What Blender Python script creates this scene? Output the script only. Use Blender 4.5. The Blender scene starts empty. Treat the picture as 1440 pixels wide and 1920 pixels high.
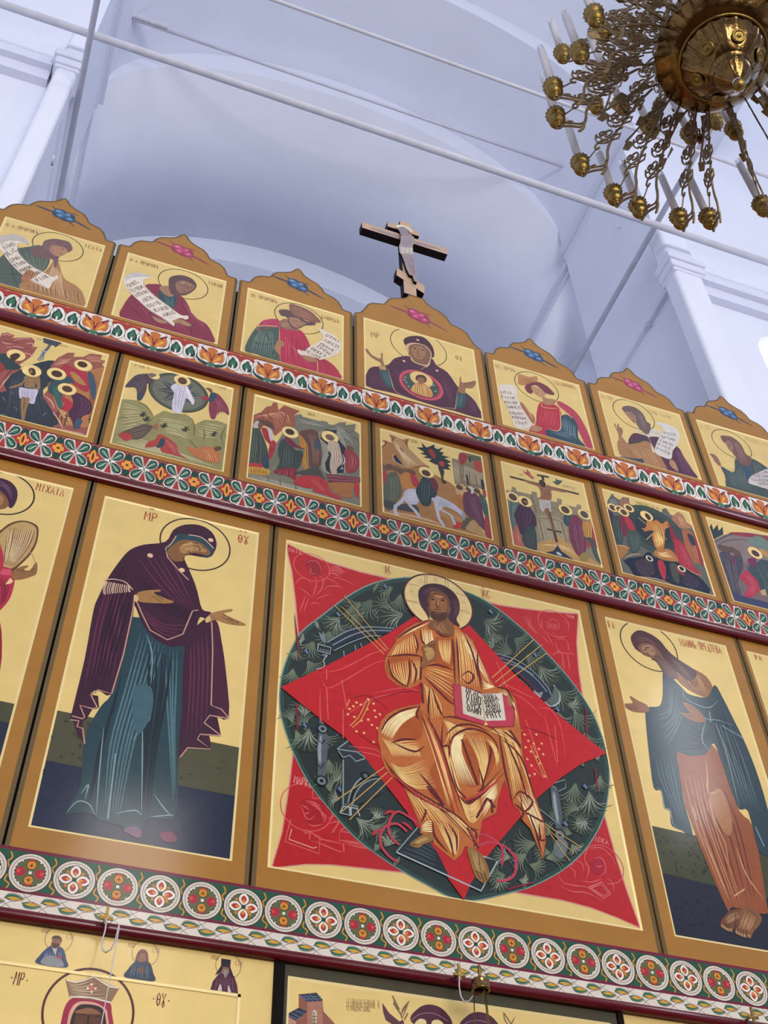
import bpy, bmesh, math, random
from mathutils import Vector, Matrix
random.seed(7)
scene = bpy.context.scene
COL = scene.collection
PI = math.pi

# ---------------------------------------------------------------- camera
CAMLOC = Vector((-2.0606, -4.4407, 1.6)); YAW, PITCH, ROLL, FPX = -0.3718, 0.8327, -0.033, 2194.88
cam_d = bpy.data.cameras.new('camera'); cam = bpy.data.objects.new('camera', cam_d); COL.objects.link(cam)
RCAM = Matrix.Rotation(YAW, 3, 'Z') @ Matrix.Rotation(PI/2 + PITCH, 3, 'X') @ Matrix.Rotation(ROLL, 3, 'Z')
cam.matrix_world = Matrix.Translation(CAMLOC) @ RCAM.to_4x4()
cam_d.sensor_fit = 'VERTICAL'; cam_d.sensor_height = 24.0; cam_d.lens = 24.0 * FPX / 1920.0
cam_d.clip_start = 0.05; cam_d.clip_end = 200
scene.camera = cam

# ---------------------------------------------------------------- light, exposure
world = bpy.data.worlds.new('daylight'); scene.world = world; world.use_nodes = True
wt = world.node_tree; bg = wt.nodes['Background']
bg.inputs[0].default_value = (0.79, 0.87, 1.0, 1); bg.inputs[1].default_value = 0.8
scene.view_settings.view_transform = 'Standard'; scene.view_settings.look = 'None'
scene.view_settings.gamma = 1; scene.view_settings.use_curve_mapping = False
scene.view_settings.exposure = 0.10
def area(name, loc, rot, sx, sy, power, col):
    l = bpy.data.lights.new(name, 'AREA'); l.shape = 'RECTANGLE'; l.size = sx; l.size_y = sy
    l.energy = power; l.color = col
    o = bpy.data.objects.new(name, l); COL.objects.link(o); o.location = loc; o.rotation_euler = rot
    return o
# daylight through the big nave windows (behind and beside the viewer), plus an added low fill
area('west_window_light', (0.15, -13.9, 12.3), (math.radians(90), 0, 0), 1.7, 3.0, 190, (1.0, 0.95, 0.88))
area('west_low_fill_light', (0.0, -13.9, 5.5), (math.radians(98), 0, 0), 8.0, 3.6, 1350, (1.0, 0.95, 0.87))  # broad fill added at the west end to brighten vaults and arch faces
area('south_window_light', (8.9, -9.5, 13.9), (math.radians(90), 0, math.radians(90)), 1.3, 3.2, 170, (0.92, 0.96, 1.0))

area('altar_fill_light', (0.0, 2.9, 9.4), (math.radians(180), 0, 0), 4.4, 2.4, 42, (0.86, 0.9, 1.0))  # unseen upward fill added behind the icon screen to lift the vault

# ---------------------------------------------------------------- helpers
def s2l(c):
    if isinstance(c, str):
        c = tuple(int(c[i:i+2], 16) for i in (0, 2, 4))
    return tuple((v/255/12.92 if v/255 <= 0.04045 else ((v/255+0.055)/1.055)**2.4) for v in c)
def mat(name, col, rough=0.6, metal=0.0, noise=0.0, nscale=8, bump=0.0, bscale=40, coat=0.0, emit=None, estr=0, attr=False, detail=4):
    m = bpy.data.materials.new(name); m.use_nodes = True; nt = m.node_tree; b = nt.nodes['Principled BSDF']
    c = s2l(col); b.inputs['Roughness'].default_value = rough; b.inputs['Metallic'].default_value = metal
    b.inputs['Coat Weight'].default_value = coat; b.inputs['Coat Roughness'].default_value = 0.12
    b.inputs['Specular IOR Level'].default_value = 0.12
    src = None
    if attr:
        a = nt.nodes.new('ShaderNodeAttribute'); a.attribute_name = 'Col'; src = a.outputs['Color']
    else:
        b.inputs['Base Color'].default_value = (*c, 1)
    tc = nt.nodes.new('ShaderNodeTexCoord')
    if noise:
        n = nt.nodes.new('ShaderNodeTexNoise'); n.inputs['Scale'].default_value = nscale; n.inputs['Detail'].default_value = detail
        nt.links.new(tc.outputs['Object'], n.inputs['Vector'])
        mr = nt.nodes.new('ShaderNodeMapRange'); mr.inputs[1].default_value = 0.3; mr.inputs[2].default_value = 0.7
        mr.inputs[3].default_value = 1-noise; mr.inputs[4].default_value = 1+noise
        nt.links.new(n.outputs[0], mr.inputs[0])
        mx = nt.nodes.new('ShaderNodeMix'); mx.data_type = 'RGBA'; mx.blend_type = 'MULTIPLY'; mx.inputs[0].default_value = 1
        if src: nt.links.new(src, mx.inputs[6])
        else: mx.inputs[6].default_value = (*c, 1)
        nt.links.new(mr.outputs[0], mx.inputs[7]); src = mx.outputs[2]
    if src: nt.links.new(src, b.inputs['Base Color'])
    if bump:
        n2 = nt.nodes.new('ShaderNodeTexNoise'); n2.inputs['Scale'].default_value = bscale; n2.inputs['Detail'].default_value = 5
        nt.links.new(tc.outputs['Object'], n2.inputs['Vector'])
        bp = nt.nodes.new('ShaderNodeBump'); bp.inputs['Strength'].default_value = bump; bp.inputs['Distance'].default_value = 0.02
        nt.links.new(n2.outputs[0], bp.inputs['Height']); nt.links.new(bp.outputs[0], b.inputs['Normal'])
    if emit:
        b.inputs['Emission Color'].default_value = (*s2l(emit), 1); b.inputs['Emission Strength'].default_value = estr
    return m
M = {}
M['plaster'] = mat('white_plaster', (224, 228, 243), 0.85, noise=0.025, nscale=1.2, bump=0.25, bscale=6)
M['trim'] = mat('plaster_moulding', (216, 220, 238), 0.8, noise=0.02)
M['floor'] = mat('stone_floor', (96, 72, 54), 0.35, noise=0.2, nscale=2)
M['ochre'] = mat('ochre_board_paint', (158, 110, 44), 0.45, noise=0.07, nscale=5, coat=0.35)
M['edge'] = mat('grey_green_edge', (100, 84, 56), 0.5, noise=0.1)
M['dark'] = mat('dark_gap', (22, 17, 14), 0.9)
M['gold'] = mat('gold_leaf_ground', (216, 188, 120), 0.36, metal=0.12, noise=0.05, nscale=7, coat=0.25)
M['bevel'] = mat('gold_bevel', (232, 210, 150), 0.3, metal=0.15)
M['paint'] = mat('icon_tempera', (200, 200, 200), 0.4, noise=0.09, nscale=22, coat=0.35, attr=True)
M['orn'] = mat('ornament_paint', (200, 200, 200), 0.45, noise=0.05, nscale=14, coat=0.2, attr=True)
M['rail'] = mat('dark_red_rail', (88, 10, 24), 0.35, noise=0.08, nscale=6, coat=0.5)
M['iron'] = mat('painted_iron_rod', (204, 204, 216), 0.6, noise=0.06)
M['brass'] = mat('aged_brass', (136, 112, 62), 0.42, metal=1.0, noise=0.25, nscale=30, bump=0.15, bscale=60)
M['brass_bowl'] = mat('polished_brass', (116, 90, 54), 0.16, metal=1.0, noise=0.35, nscale=9, bump=0.25, bscale=14)
M['brass_flat'] = mat('cast_brass_scrollwork', (134, 114, 86), 0.5, metal=0.5, noise=0.2, nscale=60)
M['tube'] = mat('milky_candle_tube', (196, 192, 200), 0.4, noise=0.04, nscale=50)
M['glass'] = mat('clear_bulb_glass', (235, 238, 245), 0.08); M['glass'].node_tree.nodes['Principled BSDF'].inputs['Transmission Weight'].default_value = 0.9
M['wood'] = mat('painted_wood_light', (188, 158, 136), 0.5, noise=0.06)
M['wooddark'] = mat('dark_wood_edge', (30, 20, 24), 0.6)
M['post'] = mat('dark_green_post', (70, 66, 50), 0.5, noise=0.08, coat=0.1)

def link(name, me, parent=None, mats=()):
    o = bpy.data.objects.new(name, me); COL.objects.link(o)
    for m in mats: me.materials.append(m)
    if parent: o.parent = parent
    return o
class MB:
    def __init__(s): s.v = []; s.f = []; s.m = []; s.sm = []
    def add(s, vs, fs, mi=0, smooth=False):
        k = len(s.v); s.v += [tuple(v) for v in vs]
        for f in fs: s.f.append([i+k for i in f]); s.m.append(mi); s.sm.append(smooth)
    def box(s, x0, x1, y0, y1, z0, z1, mi=0):
        vs = [(x, y, z) for x in (x0, x1) for y in (y0, y1) for z in (z0, z1)]
        s.add(vs, [(0,1,3,2),(4,6,7,5),(0,4,5,1),(2,3,7,6),(0,2,6,4),(1,5,7,3)], mi)
    def tube(s, pts, r, n=8, mi=0, cap=True):
        pts = [Vector(p) for p in pts]; rs = r if isinstance(r, (list, tuple)) else [r]*len(pts)
        rings = []; prev = None
        for i, p in enumerate(pts):
            t = (pts[min(i+1, len(pts)-1)] - pts[max(i-1, 0)]).normalized()
            if prev is None:
                a = Vector((0, 0, 1)) if abs(t.z) < .9 else Vector((1, 0, 0)); u = t.cross(a).normalized()
            else: u = (prev - t*prev.dot(t)).normalized()
            prev = u; w = t.cross(u)
            rings.append([p + (u*math.cos(2*PI*k/n) + w*math.sin(2*PI*k/n))*rs[i] for k in range(n)])
        vs = [q for rg in rings for q in rg]
        fs = [(i*n+k, i*n+(k+1) % n, (i+1)*n+(k+1) % n, (i+1)*n+k) for i in range(len(pts)-1) for k in range(n)]
        if cap: fs += [tuple(range(n))[::-1], tuple((len(pts)-1)*n+k for k in range(n))]
        s.add(vs, fs, mi, True)
    def lathe(s, prof, c=(0, 0, 0), n=32, mi=0, mod=None):
        vs = []; m = len(prof)
        for k in range(n):
            a = 2*PI*k/n
            for (r, z) in prof:
                rr = r*(mod(a, r, z) if mod else 1)
                vs.append((c[0]+rr*math.cos(a), c[1]+rr*math.sin(a), c[2]+z))
        fs = [(k*m+i, ((k+1) % n)*m+i, ((k+1) % n)*m+i+1, k*m+i+1) for k in range(n) for i in range(m-1)]
        s.add(vs, fs, mi, True)
    def build(s, name, mats, parent=None, loc=None):
        me = bpy.data.meshes.new(name); me.from_pydata(s.v, [], s.f)
        if not isinstance(mats, (list, tuple)): mats = [mats]
        o = link(name, me, parent, mats)
        me.polygons.foreach_set('material_index', s.m); me.polygons.foreach_set('use_smooth', s.sm); me.update()
        if loc: o.location = loc
        return o
def tag(o, label=None, cat=None, group=None, kind=None):
    if label: o['label'] = label
    if cat: o['category'] = cat
    if group: o['group'] = group
    if kind: o['kind'] = kind
    return o
def thing(name, label, cat, loc=(0, 0, 0), group=None):
    o = bpy.data.objects.new(name, None); COL.objects.link(o); o.location = loc; o.empty_display_size = 0.1
    return tag(o, label, cat, group)
def struct(name, mb, mats, **k):
    return tag(mb.build(name, mats), kind='structure', **k)
def ray(px, py): return RCAM @ Vector(((px-720)/FPX, -(py-960)/FPX, -1.0))
def on(px, py, ax=1, val=0.0):
    d = ray(px, py); t = (val - CAMLOC[ax])/d[ax]; return CAMLOC + t*d
def XZ(px, py, y=0.0): p = on(px, py, 1, y); return (p.x, p.z)
from mathutils.geometry import tessellate_polygon
def slab(mb, outer, holes, y0, y1, mi=0, plane='xz'):
    """a slab with openings: polygons in x,z extruded between y0 and y1"""
    loops = [outer] + holes
    polys = [[Vector((a, b, 0)) for a, b in l] for l in loops]
    flat = [p for l in polys for p in l]; tris = tessellate_polygon(polys)
    mk = (lambda a, b, y: (a, y, b)) if plane == 'xz' else (lambda a, b, y: (y, a, b))
    for y in (y0, y1): mb.add([mk(p.x, p.y, y) for p in flat], [tuple(t) for t in tris], mi)
    for l in loops:
        n = len(l); vs = [mk(a, b, y0) for a, b in l] + [mk(a, b, y1) for a, b in l]
        mb.add(vs, [(i, (i+1) % n, n+(i+1) % n, n+i) for i in range(n)], mi, len(l) > 12)
# ================================================================ the setting
def arch(a, spring, b, z0=-0.0, n=48, cx=0.0):
    pts = [(cx+a, z0)] + [(cx+a*math.cos(PI*i/n), spring + b*math.sin(PI*i/n)) for i in range(n+1)] + [(cx-a, z0)]
    return pts
mb = MB(); mb.box(-9, 9, -14, 9, -0.2, 0); struct('floor', mb, M['floor'])
# chancel wall with its stepped barrel vaults, one behind the other
mb = MB()
wx, wz = 4.10, 10.8
win = [(wx+0.38*math.cos(a), wz+0.1+0.38*math.sin(a)) for a in [PI*i/16 for i in range(17)]] + [(wx-0.38, wz-1.6), (wx+0.38, wz-1.6)]
winL = [(-x-0.6, z) for x, z in win][::-1]
slab(mb, [(-9, 0), (9, 0), (9, 20), (-9, 20)], [arch(3.0, 15.4, 2.5, 0.02), win, winL], 0.3, 1.87)
struct('wall_chancel_front', mb, M['plaster'])
mb = MB(); slab(mb, [(-3.9, 0), (3.9, 0), (3.9, 19), (-3.9, 19)], [arch(3.06, 15.0, 2.36, 0.02)], 1.871, 4.45)
wm = struct('wall_chancel_middle', mb, M['plaster'])
def cut(o, mb):   # carve an opening and keep only the carved wall
    c = mb.build('cutter', M['plaster'])
    for q in (o, c):
        b = bmesh.new(); b.from_mesh(q.data); bmesh.ops.remove_doubles(b, verts=b.verts, dist=1e-5); bmesh.ops.recalc_face_normals(b, faces=b.faces); b.to_mesh(q.data); b.free()
    m = o.modifiers.new('cut', 'BOOLEAN'); m.object = c; m.operation = 'DIFFERENCE'; m.solver = 'EXACT'
    bpy.context.view_layer.update(); me = bpy.data.meshes.new_from_object(o.evaluated_get(bpy.context.evaluated_depsgraph_get()))
    o.modifiers.clear(); o.data = me; bpy.data.objects.remove(c)
for sg in (1, -1):
    mb = MB(); pr = [(1.95, 9.0), (3.35, 9.0), (3.35, 12.2)] + [(2.65+0.70*math.cos(PI*i/16), 12.2+1.35*math.sin(PI*i/16)) for i in range(1, 16)] + [(1.95, 12.2)]
    vs = [(3.0*sg, y, z) for y, z in pr] + [(3.24*sg, y, z) for y, z in pr]; n_ = len(pr)
    mb.add(vs, [tuple(range(n_))[::-1], tuple(range(n_, 2*n_))] + [(i, (i+1) % n_, n_+(i+1) % n_, n_+i) for i in range(n_)]); cut(wm, mb)
mb = MB(); slab(mb, [(-3.9, 0), (3.9, 0), (3.9, 19), (-3.9, 19)], [arch(2.92, 15.0, 1.8, 0.02)], 4.451, 5.1)
struct('wall_apse_arch', mb, M['plaster'])
mb = MB()   # apse: half cylinder and quarter dome
R_, n1, n2 = 2.92, 32, 12
vs = []; prof = [(1.0, 0.0), (1.0, 15.0)] + [(math.cos(PI/2*i/n2), 15.0+1.8*math.sin(PI/2*i/n2)) for i in range(1, n2+1)]
for k in range(n1+1):
    a = PI*k/n1
    for r, z in prof: vs.append((R_*r*math.cos(a), 5.1+R_*r*math.sin(a), z))
m_ = len(prof)
mb.add(vs, [(k*m_+i, (k+1)*m_+i, (k+1)*m_+i+1, k*m_+i+1) for k in range(n1) for i in range(m_-1)], 0, True)
struct('wall_apse', mb, M['plaster'])
mb = MB(); slab(mb, [(-9, 15.2), (9, 15.2), (9, 20), (-9, 20)][::1], [], 0.29, 0.299)
mb = MB(); sp = 15.5
outer = [(4.4, sp)] + [(4.4, 20), (-4.4, 20), (-4.4, sp)] + [(3.55*math.cos(PI-PI*i/40), sp+2.75*math.sin(PI-PI*i/40)) for i in range(41)]
slab(mb, outer, [], -1.6, 0.299); struct('ceiling_crossing_arch', mb, M['plaster'])
# side and west walls of the nave
for s_, nm in ((-1, 'wall_left'), (1, 'wall_right')):
    mb = MB(); slab(mb, [(-14, 0), (9, 0), (9, 20), (-14, 20)], [[(c-0.9, 5), (c+0.9, 5), (c+0.9, 10)] + [(c+0.9*math.cos(PI*i/10), 10+0.9*math.sin(PI*i/10)) for i in range(1, 11)] for c in (-11, -6.5, -2.5)], 9*s_, 9*s_+0.5*s_, plane='yz')
    struct(nm, mb, M['plaster'])
mb = MB(); slab(mb, [(-9, 0), (9, 0), (9, 20), (-9, 20)], [[(c-1.2, 5), (c+1.2, 5), (c+1.2, 11)] + [(c+1.2*math.cos(PI*i/10), 11+1.2*math.sin(PI*i/10)) for i in range(1, 11)] for c in (-5, 0, 5)], -14.5, -14)
struct('wall_west', mb, M['plaster'])
# pilasters with capitals beside the iconostasis
for s_, nm in ((-1, 'left'), (1, 'right')):
    mb = MB(); a, b = (-3.15, -2.97) if s_ < 0 else (2.83, 3.15); mb.box(a, b, 0.09, 0.31, 0, 12.5)
    o = struct('wall_pilaster_'+nm, mb, M['plaster']); bv = o.modifiers.new('b', 'BEVEL'); bv.width = 0.04; bv.segments = 3
    mb = MB()
    for (z0, z1, d) in ((11.56, 11.62, .015), (11.62, 11.74, .03), (11.74, 11.84, .05)):
        mb.box(a-d, b+d, 0.09-d, 0.32, z0, z1)
    o = struct('trim_capital_'+nm, mb, M['trim']); bv = o.modifiers.new('b', 'BEVEL'); bv.width = 0.015; bv.segments = 2
    mb = MB(); x0, x1 = sorted((3.2*s_, 9*s_)); mb.box(x0, x1, 0.16, 0.301, 11.72, 11.86); mb.box(x0, x1, 0.22, 0.301, 11.55, 11.72)
    struct('trim_cornice_'+nm, mb, M['trim'])
    # impost mouldings running back along the chancel side
    mb = MB(); x0, x1 = sorted((2.93*s_, 3.02*s_)); mb.box(x0, x1, 0.0, 1.86, 14.86, 14.96)
    x0, x1 = sorted((2.975*s_, 3.02*s_)); mb.box(x0, x1, 0.0, 1.86, 14.72, 14.80)
    x0, x1 = sorted((3.0*s_, 3.08*s_)); mb.box(x0, x1, 1.88, 4.44, 14.66, 14.74)
    x0, x1 = sorted((3.03*s_, 3.08*s_)); mb.box(x0, x1, 1.88, 4.44, 14.52, 14.58)
    struct('trim_impost_'+nm, mb, M['trim'])
    mb = MB(); x0, x1 = sorted((2.95*s_, 3.02*s_)); mb.box(x0, x1, 0.32, 1.86, 11.72, 11.80); struct('trim_ledge_'+nm, mb, M['trim'])
M['pane'] = mat('daylit_window_glass', (255, 255, 255), 0.3, emit=(245, 250, 255), estr=3.0)
for i, (cx_, s_) in enumerate(((wx, 1), (-wx-0.6, -1))):
    mb = MB(); mb.box(cx_-0.42, cx_+0.42, 0.9, 0.92, wz-1.7, wz+0.6, 0)
    struct('window_%d' % (i+1), mb, [M['pane']])
    mb = MB(); mb.box(cx_-0.02, cx_+0.02, 0.86, 0.9, wz-1.6, wz+0.5)
    for k in range(5): mb.box(cx_-0.38, cx_+0.38, 0.86, 0.9, wz-1.45+k*0.38, wz-1.41+k*0.38)
    w = mb.build('window_bars', M['trim'], bpy.data.objects['window_%d' % (i+1)])
# iron tie rods
def rod(pts, r, label):
    m_ = MB(); m_.tube(pts, r, 10); return tag(m_.build('tie_rod', M['iron']), label, 'tie rod')
rod([(-8.9, -0.12, 11.94), (8.9, -0.12, 11.94)], 0.036, 'thick grey iron tie rod running across just above the icon screen cross')
rod([(-2.86, 1.27, 16.1), (2.86, 1.27, 16.1)], 0.02, 'thin grey tie rod spanning the chancel arch between its side walls')
rod([(-8.9, -0.87, 12.1), (8.9, -0.87, 12.1)], 0.018, 'thin pale tie rod crossing highest in the picture and passing behind the chandelier')
rod([(-2.90, -13.9, 11.3), (-2.90, 4.46, 11.3)], 0.026, 'grey tie rod running towards the apse beside the left pilaster')
rod([(2.75, -13.9, 12.3), (2.75, 4.46, 12.3)], 0.03, 'grey tie rod running towards the apse on the right side')
mb = MB(); mb.box(-3.0, -2.45, 1.22, 1.245, 16.08, 16.2); tag(mb.build('rod_bracket', M['iron']), 'pale flat bracket at the left end of the thin tie rod', 'bracket')

for (px, py, ax, val, lab) in ((1163, 427, 0, 2.995, 'small iron hook high on the right chancel wall, below the thick rod'), (1222, 612, 0, 2.995, 'small iron hook low on the right chancel wall, above the top icons'), (97, 310, 1, 0.088, 'small iron hook on the left pilaster')):
    c = on(px, py, ax, val); mb = MB(); dx, dy = ((-.05, 0) if ax == 0 else (0, -.05))
    mb.tube([c, c+Vector((dx, dy, 0)), c+Vector((dx*1.2, dy*1.2, .03)), c+Vector((dx*.9, dy*.9, .05))], .010, 6); tag(mb.build('wall_hook', M['iron']), lab, 'hook')
# ================================================================ icon screen
ZT3, ZF3, ZL3, ZR3 = 4.222, 4.03, 3.958, 3.912          # lower cornice: top, medallion foot, leaf foot, rail foot
ZR2, ZF2, ZT2 = 6.482, 6.552, 6.775
ZR1, ZF1, ZT1 = 7.700, 7.785, 8.02
YF = -0.02
def board(parent, x0, x1, z0, z1, fx0, fx1, fz0, fz1, top=None, rec=0.004, bw=0.012):
    """panel board with a slightly sunk field; top = outline of a shaped head"""
    mb = MB(); g = 0.006; x0 += g; x1 -= g
    outl = [(x0, z0), (x1, z0)] + (top[::-1] if top else [(x1, z1), (x0, z1)])
    slab(mb, outl, [[(fx0, fz0), (fx0, fz1), (fx1, fz1), (fx1, fz0)]], 0.0, 0.045)
    mb.build('board', M['ochre'], parent)
    mb = MB(); e = bw
    o_ = [(fx0, fz0), (fx1, fz0), (fx1, fz1), (fx0, fz1)]; i_ = [(fx0+e, fz0+e), (fx1-e, fz0+e), (fx1-e, fz1-e), (fx0+e, fz1-e)]
    vs = [(a, 0.0, b) for a, b in o_] + [(a, rec, b) for a, b in i_]
    mb.add(vs, [(k, (k+1) % 4, 4+(k+1) % 4, 4+k) for k in range(4)])
    mb.build('field_bevel', M['bevel'], parent)
    mb = MB(); mb.add([(a, rec, b) for a, b in i_], [(0, 1, 2, 3)]); mb.add([(a, 0.03, b) for a, b in o_], [(0, 1, 2, 3)])
    return mb.build('gold_ground', M['gold'], parent)
class Paint:
    """flat painting: coloured shapes laid over one another on one surface"""
    def __init__(s, y=0.0035, step=0.00001): s.v = []; s.f = []; s.c = []; s.y = s.y0 = y; s.st = step; s.last = None; s.T = (0, 0, 1); s.local = False; s.kx = 1.0
    def at(s, ox, oy, k): s.T = (ox, oy, k); s.local = False; return s
    def loc(s, ox, oy, k=1.0): s.T = (ox, oy, k); s.local = True; return s
    def P(s, p):
        ox, oy, k = s.T
        if s.local: return (ox+p[0]*k*s.kx, oy+p[1]*k)
        return XZ(ox+p[0]/k, oy+p[1]/k)
    def parse(s, t):
        if isinstance(t, str): t = [tuple(float(q) for q in w.split(',')) for w in t.split()]
        return [s.P(p) for p in t]
    def lay(s, c):
        s.y -= s.st; s.last = c
    @staticmethod
    def smooth(p, closed, n=5):
        if len(p) < 3: return p
        out = []; N = len(p)
        for i in range(N if closed else N-1):
            g = (lambda j: p[j % N]) if closed else (lambda j: p[max(0, min(N-1, j))])
            a, b, c, d = g(i-1), g(i), g(i+1), g(i+2)
            for k in range(n):
                t = k/n
                out.append(tuple(0.5*(2*b[q]+(c[q]-a[q])*t+(2*a[q]-5*b[q]+4*c[q]-d[q])*t*t+(3*b[q]-a[q]-3*c[q]+d[q])*t**3) for q in (0, 1)))
        if not closed: out.append(p[-1])
        return out
    def raw(s, c, pts):
        s.lay(c); k = len(s.v); s.v += [(a, s.y, b) for a, b in pts]; ar = sum(pts[i-1][0]*pts[i][1]-pts[i][0]*pts[i-1][1] for i in range(len(pts)))
        if len(pts) < 5: s.f.append(list(range(k, k+len(pts))) if ar > 0 else list(range(k, k+len(pts)))[::-1]); s.c.append(c); return
        for t in tessellate_polygon([[Vector((a, b, 0)) for a, b in pts]]):
            (x1, y1), (x2, y2), (x3, y3) = (pts[i] for i in t); q = (x2-x1)*(y3-y1)-(x3-x1)*(y2-y1)
            if abs(q) > 1e-12: s.f.append([k+i for i in (t if q > 0 else t[::-1])]); s.c.append(c)
    def poly(s, c, t, sm=True, n=4):
        p = s.parse(t); s.raw(c, s.smooth(p, True, n) if sm else p)
    def stroke(s, c, w, p, taper=False):
        """w in metres"""
        s.lay(c); n = len(p); L = []
        for i in range(n):
            a, b = p[max(0, i-1)], p[min(n-1, i+1)]; dx, dz = b[0]-a[0], b[1]-a[1]; l = math.hypot(dx, dz) or 1
            ww = w/2*(math.sin(PI*(i+0.35)/(n-0.3)) if taper and n > 2 else 1)
            L.append((-dz/l*ww, dx/l*ww))
        k = len(s.v); s.v += [(p[i][0]+L[i][0], s.y, p[i][1]+L[i][1]) for i in range(n)] + [(p[i][0]-L[i][0], s.y, p[i][1]-L[i][1]) for i in range(n)]
        for i in range(n-1): s.f.append([k+n+i, k+n+i+1, k+i+1, k+i]); s.c.append(c)
    def line(s, c, w, t, sm=True, taper=False, closed=False, n=4):
        p = s.parse(t)
        if closed: p = s.smooth(p, True, n) if sm else p; p = p+[p[0]]
        elif sm: p = s.smooth(p, False, n)
        s.stroke(c, w, p, taper)
    def lines(s, c, w, t, sm=True, taper=True):
        for q in t.split('|'): s.line(c, w, q.strip(), sm, taper)
    def hatch(s, c, w, A, B, n, taper=True):
        a, b = s.parse(A), s.parse(B); y0 = s.y
        for k in range(n):
            s.y = y0 - s.st*(k % 4)
            t = (k+0.5)/n + random.uniform(-.2, .2)/n
            p = [(u[0]*(1-t)+v[0]*t, u[1]*(1-t)+v[1]*t) for u, v in zip(a, b)]
            s.stroke(c, w, s.smooth(p, False, 4), taper)
        s.y = y0 - s.st*5
    def disc(s, c, ctr, r, n=40, sq=1.0):
        x, z = s.P(ctr); s.raw(c, [(x+r*math.cos(2*PI*k/n), z+r*sq*math.sin(2*PI*k/n)) for k in range(n)])
    def ring(s, c, ctr, r, w, n=48, a0=0, a1=2*PI):
        x, z = s.P(ctr); s.stroke(c, w, [(x+r*math.cos(a0+(a1-a0)*k/n), z+r*math.sin(a0+(a1-a0)*k/n)) for k in range(n+1)])
    def out(s, name, parent, m='paint'):
        me = bpy.data.meshes.new(name); me.from_pydata(s.v, [], s.f); o = link(name, me, parent, [M[m]])
        ca = me.color_attributes.new('Col', 'FLOAT_COLOR', 'CORNER'); cache = {}; buf = []
        for f, c in zip(s.f, s.c):
            if c not in cache: cache[c] = (*s2l(c), 1.0)
            buf += list(cache[c])*len(f)
        ca.data.foreach_set('color', buf); me.update(); return o
    def write(s, c, txt, a, b, h, w=None):
        """stroke lettering from point a to point b, height h metres"""
        p, q = s.P(a), s.P(b); dx, dz = q[0]-p[0], q[1]-p[1]; L = math.hypot(dx, dz); u = (dx/L, dz/L); v = (-u[1], u[0])
        cw = L/len(txt); w = w or h*0.1
        for i, ch in enumerate(txt):
            for st in GL.get(ch, []):
                pts = []
                for gx, gz in st:
                    X = (i+0.12+gx*0.72)*cw; Z = gz*h; pts.append((p[0]+u[0]*X+v[0]*Z, p[1]+u[1]*X+v[1]*Z))
                s.stroke(c, w, pts)
def _g(t): return [[tuple(float(q) for q in w.split(',')) for w in st.split()] for st in t.split('|')]
GL = {k: _g(v) for k, v in {
 'I': '.5,0 .5,1', 'C': '.9,.85 .6,1 .2,.85 .05,.5 .2,.15 .6,0 .9,.15', 'X': '.05,0 .95,1|.05,1 .95,0', 'M': '0,0 .05,1 .5,.4 .95,1 1,0',
 'P': '.1,0 .1,1 .7,1 .95,.78 .7,.52 .1,.5', 'T': '0,1 1,1|.5,1 .5,0', 'Q': '.5,0 .1,.25 .1,.75 .5,1 .9,.75 .9,.25 .5,0|.1,.5 .9,.5',
 'Y': '.05,1 .5,.45 .95,1|.5,.45 .2,.1 .5,-.1 .8,.1 .5,.45', 'H': '.05,0 .05,1|.95,0 .95,1|.05,.5 .95,.5', 'N': '.05,0 .05,1|.95,0 .95,1|.05,.1 .95,.9',
 'A': '0,0 .5,1 1,0|.22,.4 .78,.4', 'L': '0,0 .5,1 1,0', 'O': '.5,0 .1,.25 .1,.75 .5,1 .9,.75 .9,.25 .5,0', 'G': '.1,0 .1,1 .9,1 .9,.8', 'U': '.1,0 .1,1|.9,1 .9,0|.1,1 .9,1',
 'E': '.9,1 .1,1 .1,0 .9,0|.1,.5 .7,.5', 'V': '.1,0 .1,1 .7,1 .85,.78 .6,.52 .1,.52|.6,.52 .95,.3 .7,0 .1,0', 'D': '-.05,-.15 .1,0 .9,0 1.05,-.15|.1,0 .5,1 .9,0', 'K': '.1,0 .1,1|.9,1 .2,.5 .9,0',
 'b': '.0,1 .25,1 .25,0 .8,0 .9,.25 .7,.48 .25,.48', 'W': '.0,1 .05,.1 .3,0 .5,.5 .7,0 .95,.1 1,1', '-': '.1,1.25 .9,1.25', '.': '.45,.45 .55,.55 .6,.45', 'Z': '.1,.9 .5,1 .8,.8 .4,.5 .9,.3 .5,0 .1,.1', 'B': '.8,1 .1,1 .1,0 .7,0 .9,.25 .7,.5 .1,.5'}.items()}

# ---------------- painted cornices between the tiers
def cornice(name, label, zt, zr, zb, x0=-3.2, x1=3.2, ybig=0.038):
    t = thing(name, label, 'cornice', (0, 0, 0), None)
    mb = MB(); mb.box(x0, x1, YF, 0.05, zr-0.005, zt); mb.build('beam', M['orn_white'], t)
    mb = MB(); h = (zr-zb); n = 10
    prof = [(0.0, zb+0.004)] + [(-0.015-(ybig-0.015)*max(0.0, math.sin(PI*i/n))**0.7, zb+h*(1-math.cos(PI*(i)/n))/2) for i in range(n+1)] + [(-0.015, zr)]
    vs = [(x, y, z) for x in (x0, x1) for y, z in prof]; m_ = len(prof)
    mb.add(vs, [(i, i+1, m_+i+1, m_+i) for i in range(m_-1)] + [tuple(range(m_)), tuple(range(m_, 2*m_))], 0, False)
    mb.build('rail', M['rail'], t)
    return t
M['orn_white'] = mat('cornice_white_ground', (222, 212, 204), 0.5, noise=0.03)
RED, DRED, GRN, DGRN, ORG, OCH, WHT, BLK, OLV = '9e3430', '6c1a28', '3a7058', '1c4038', 'bc6a34', 'd89a3e', 'ddd5cc', '2a1c20', '6f7450'
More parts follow.
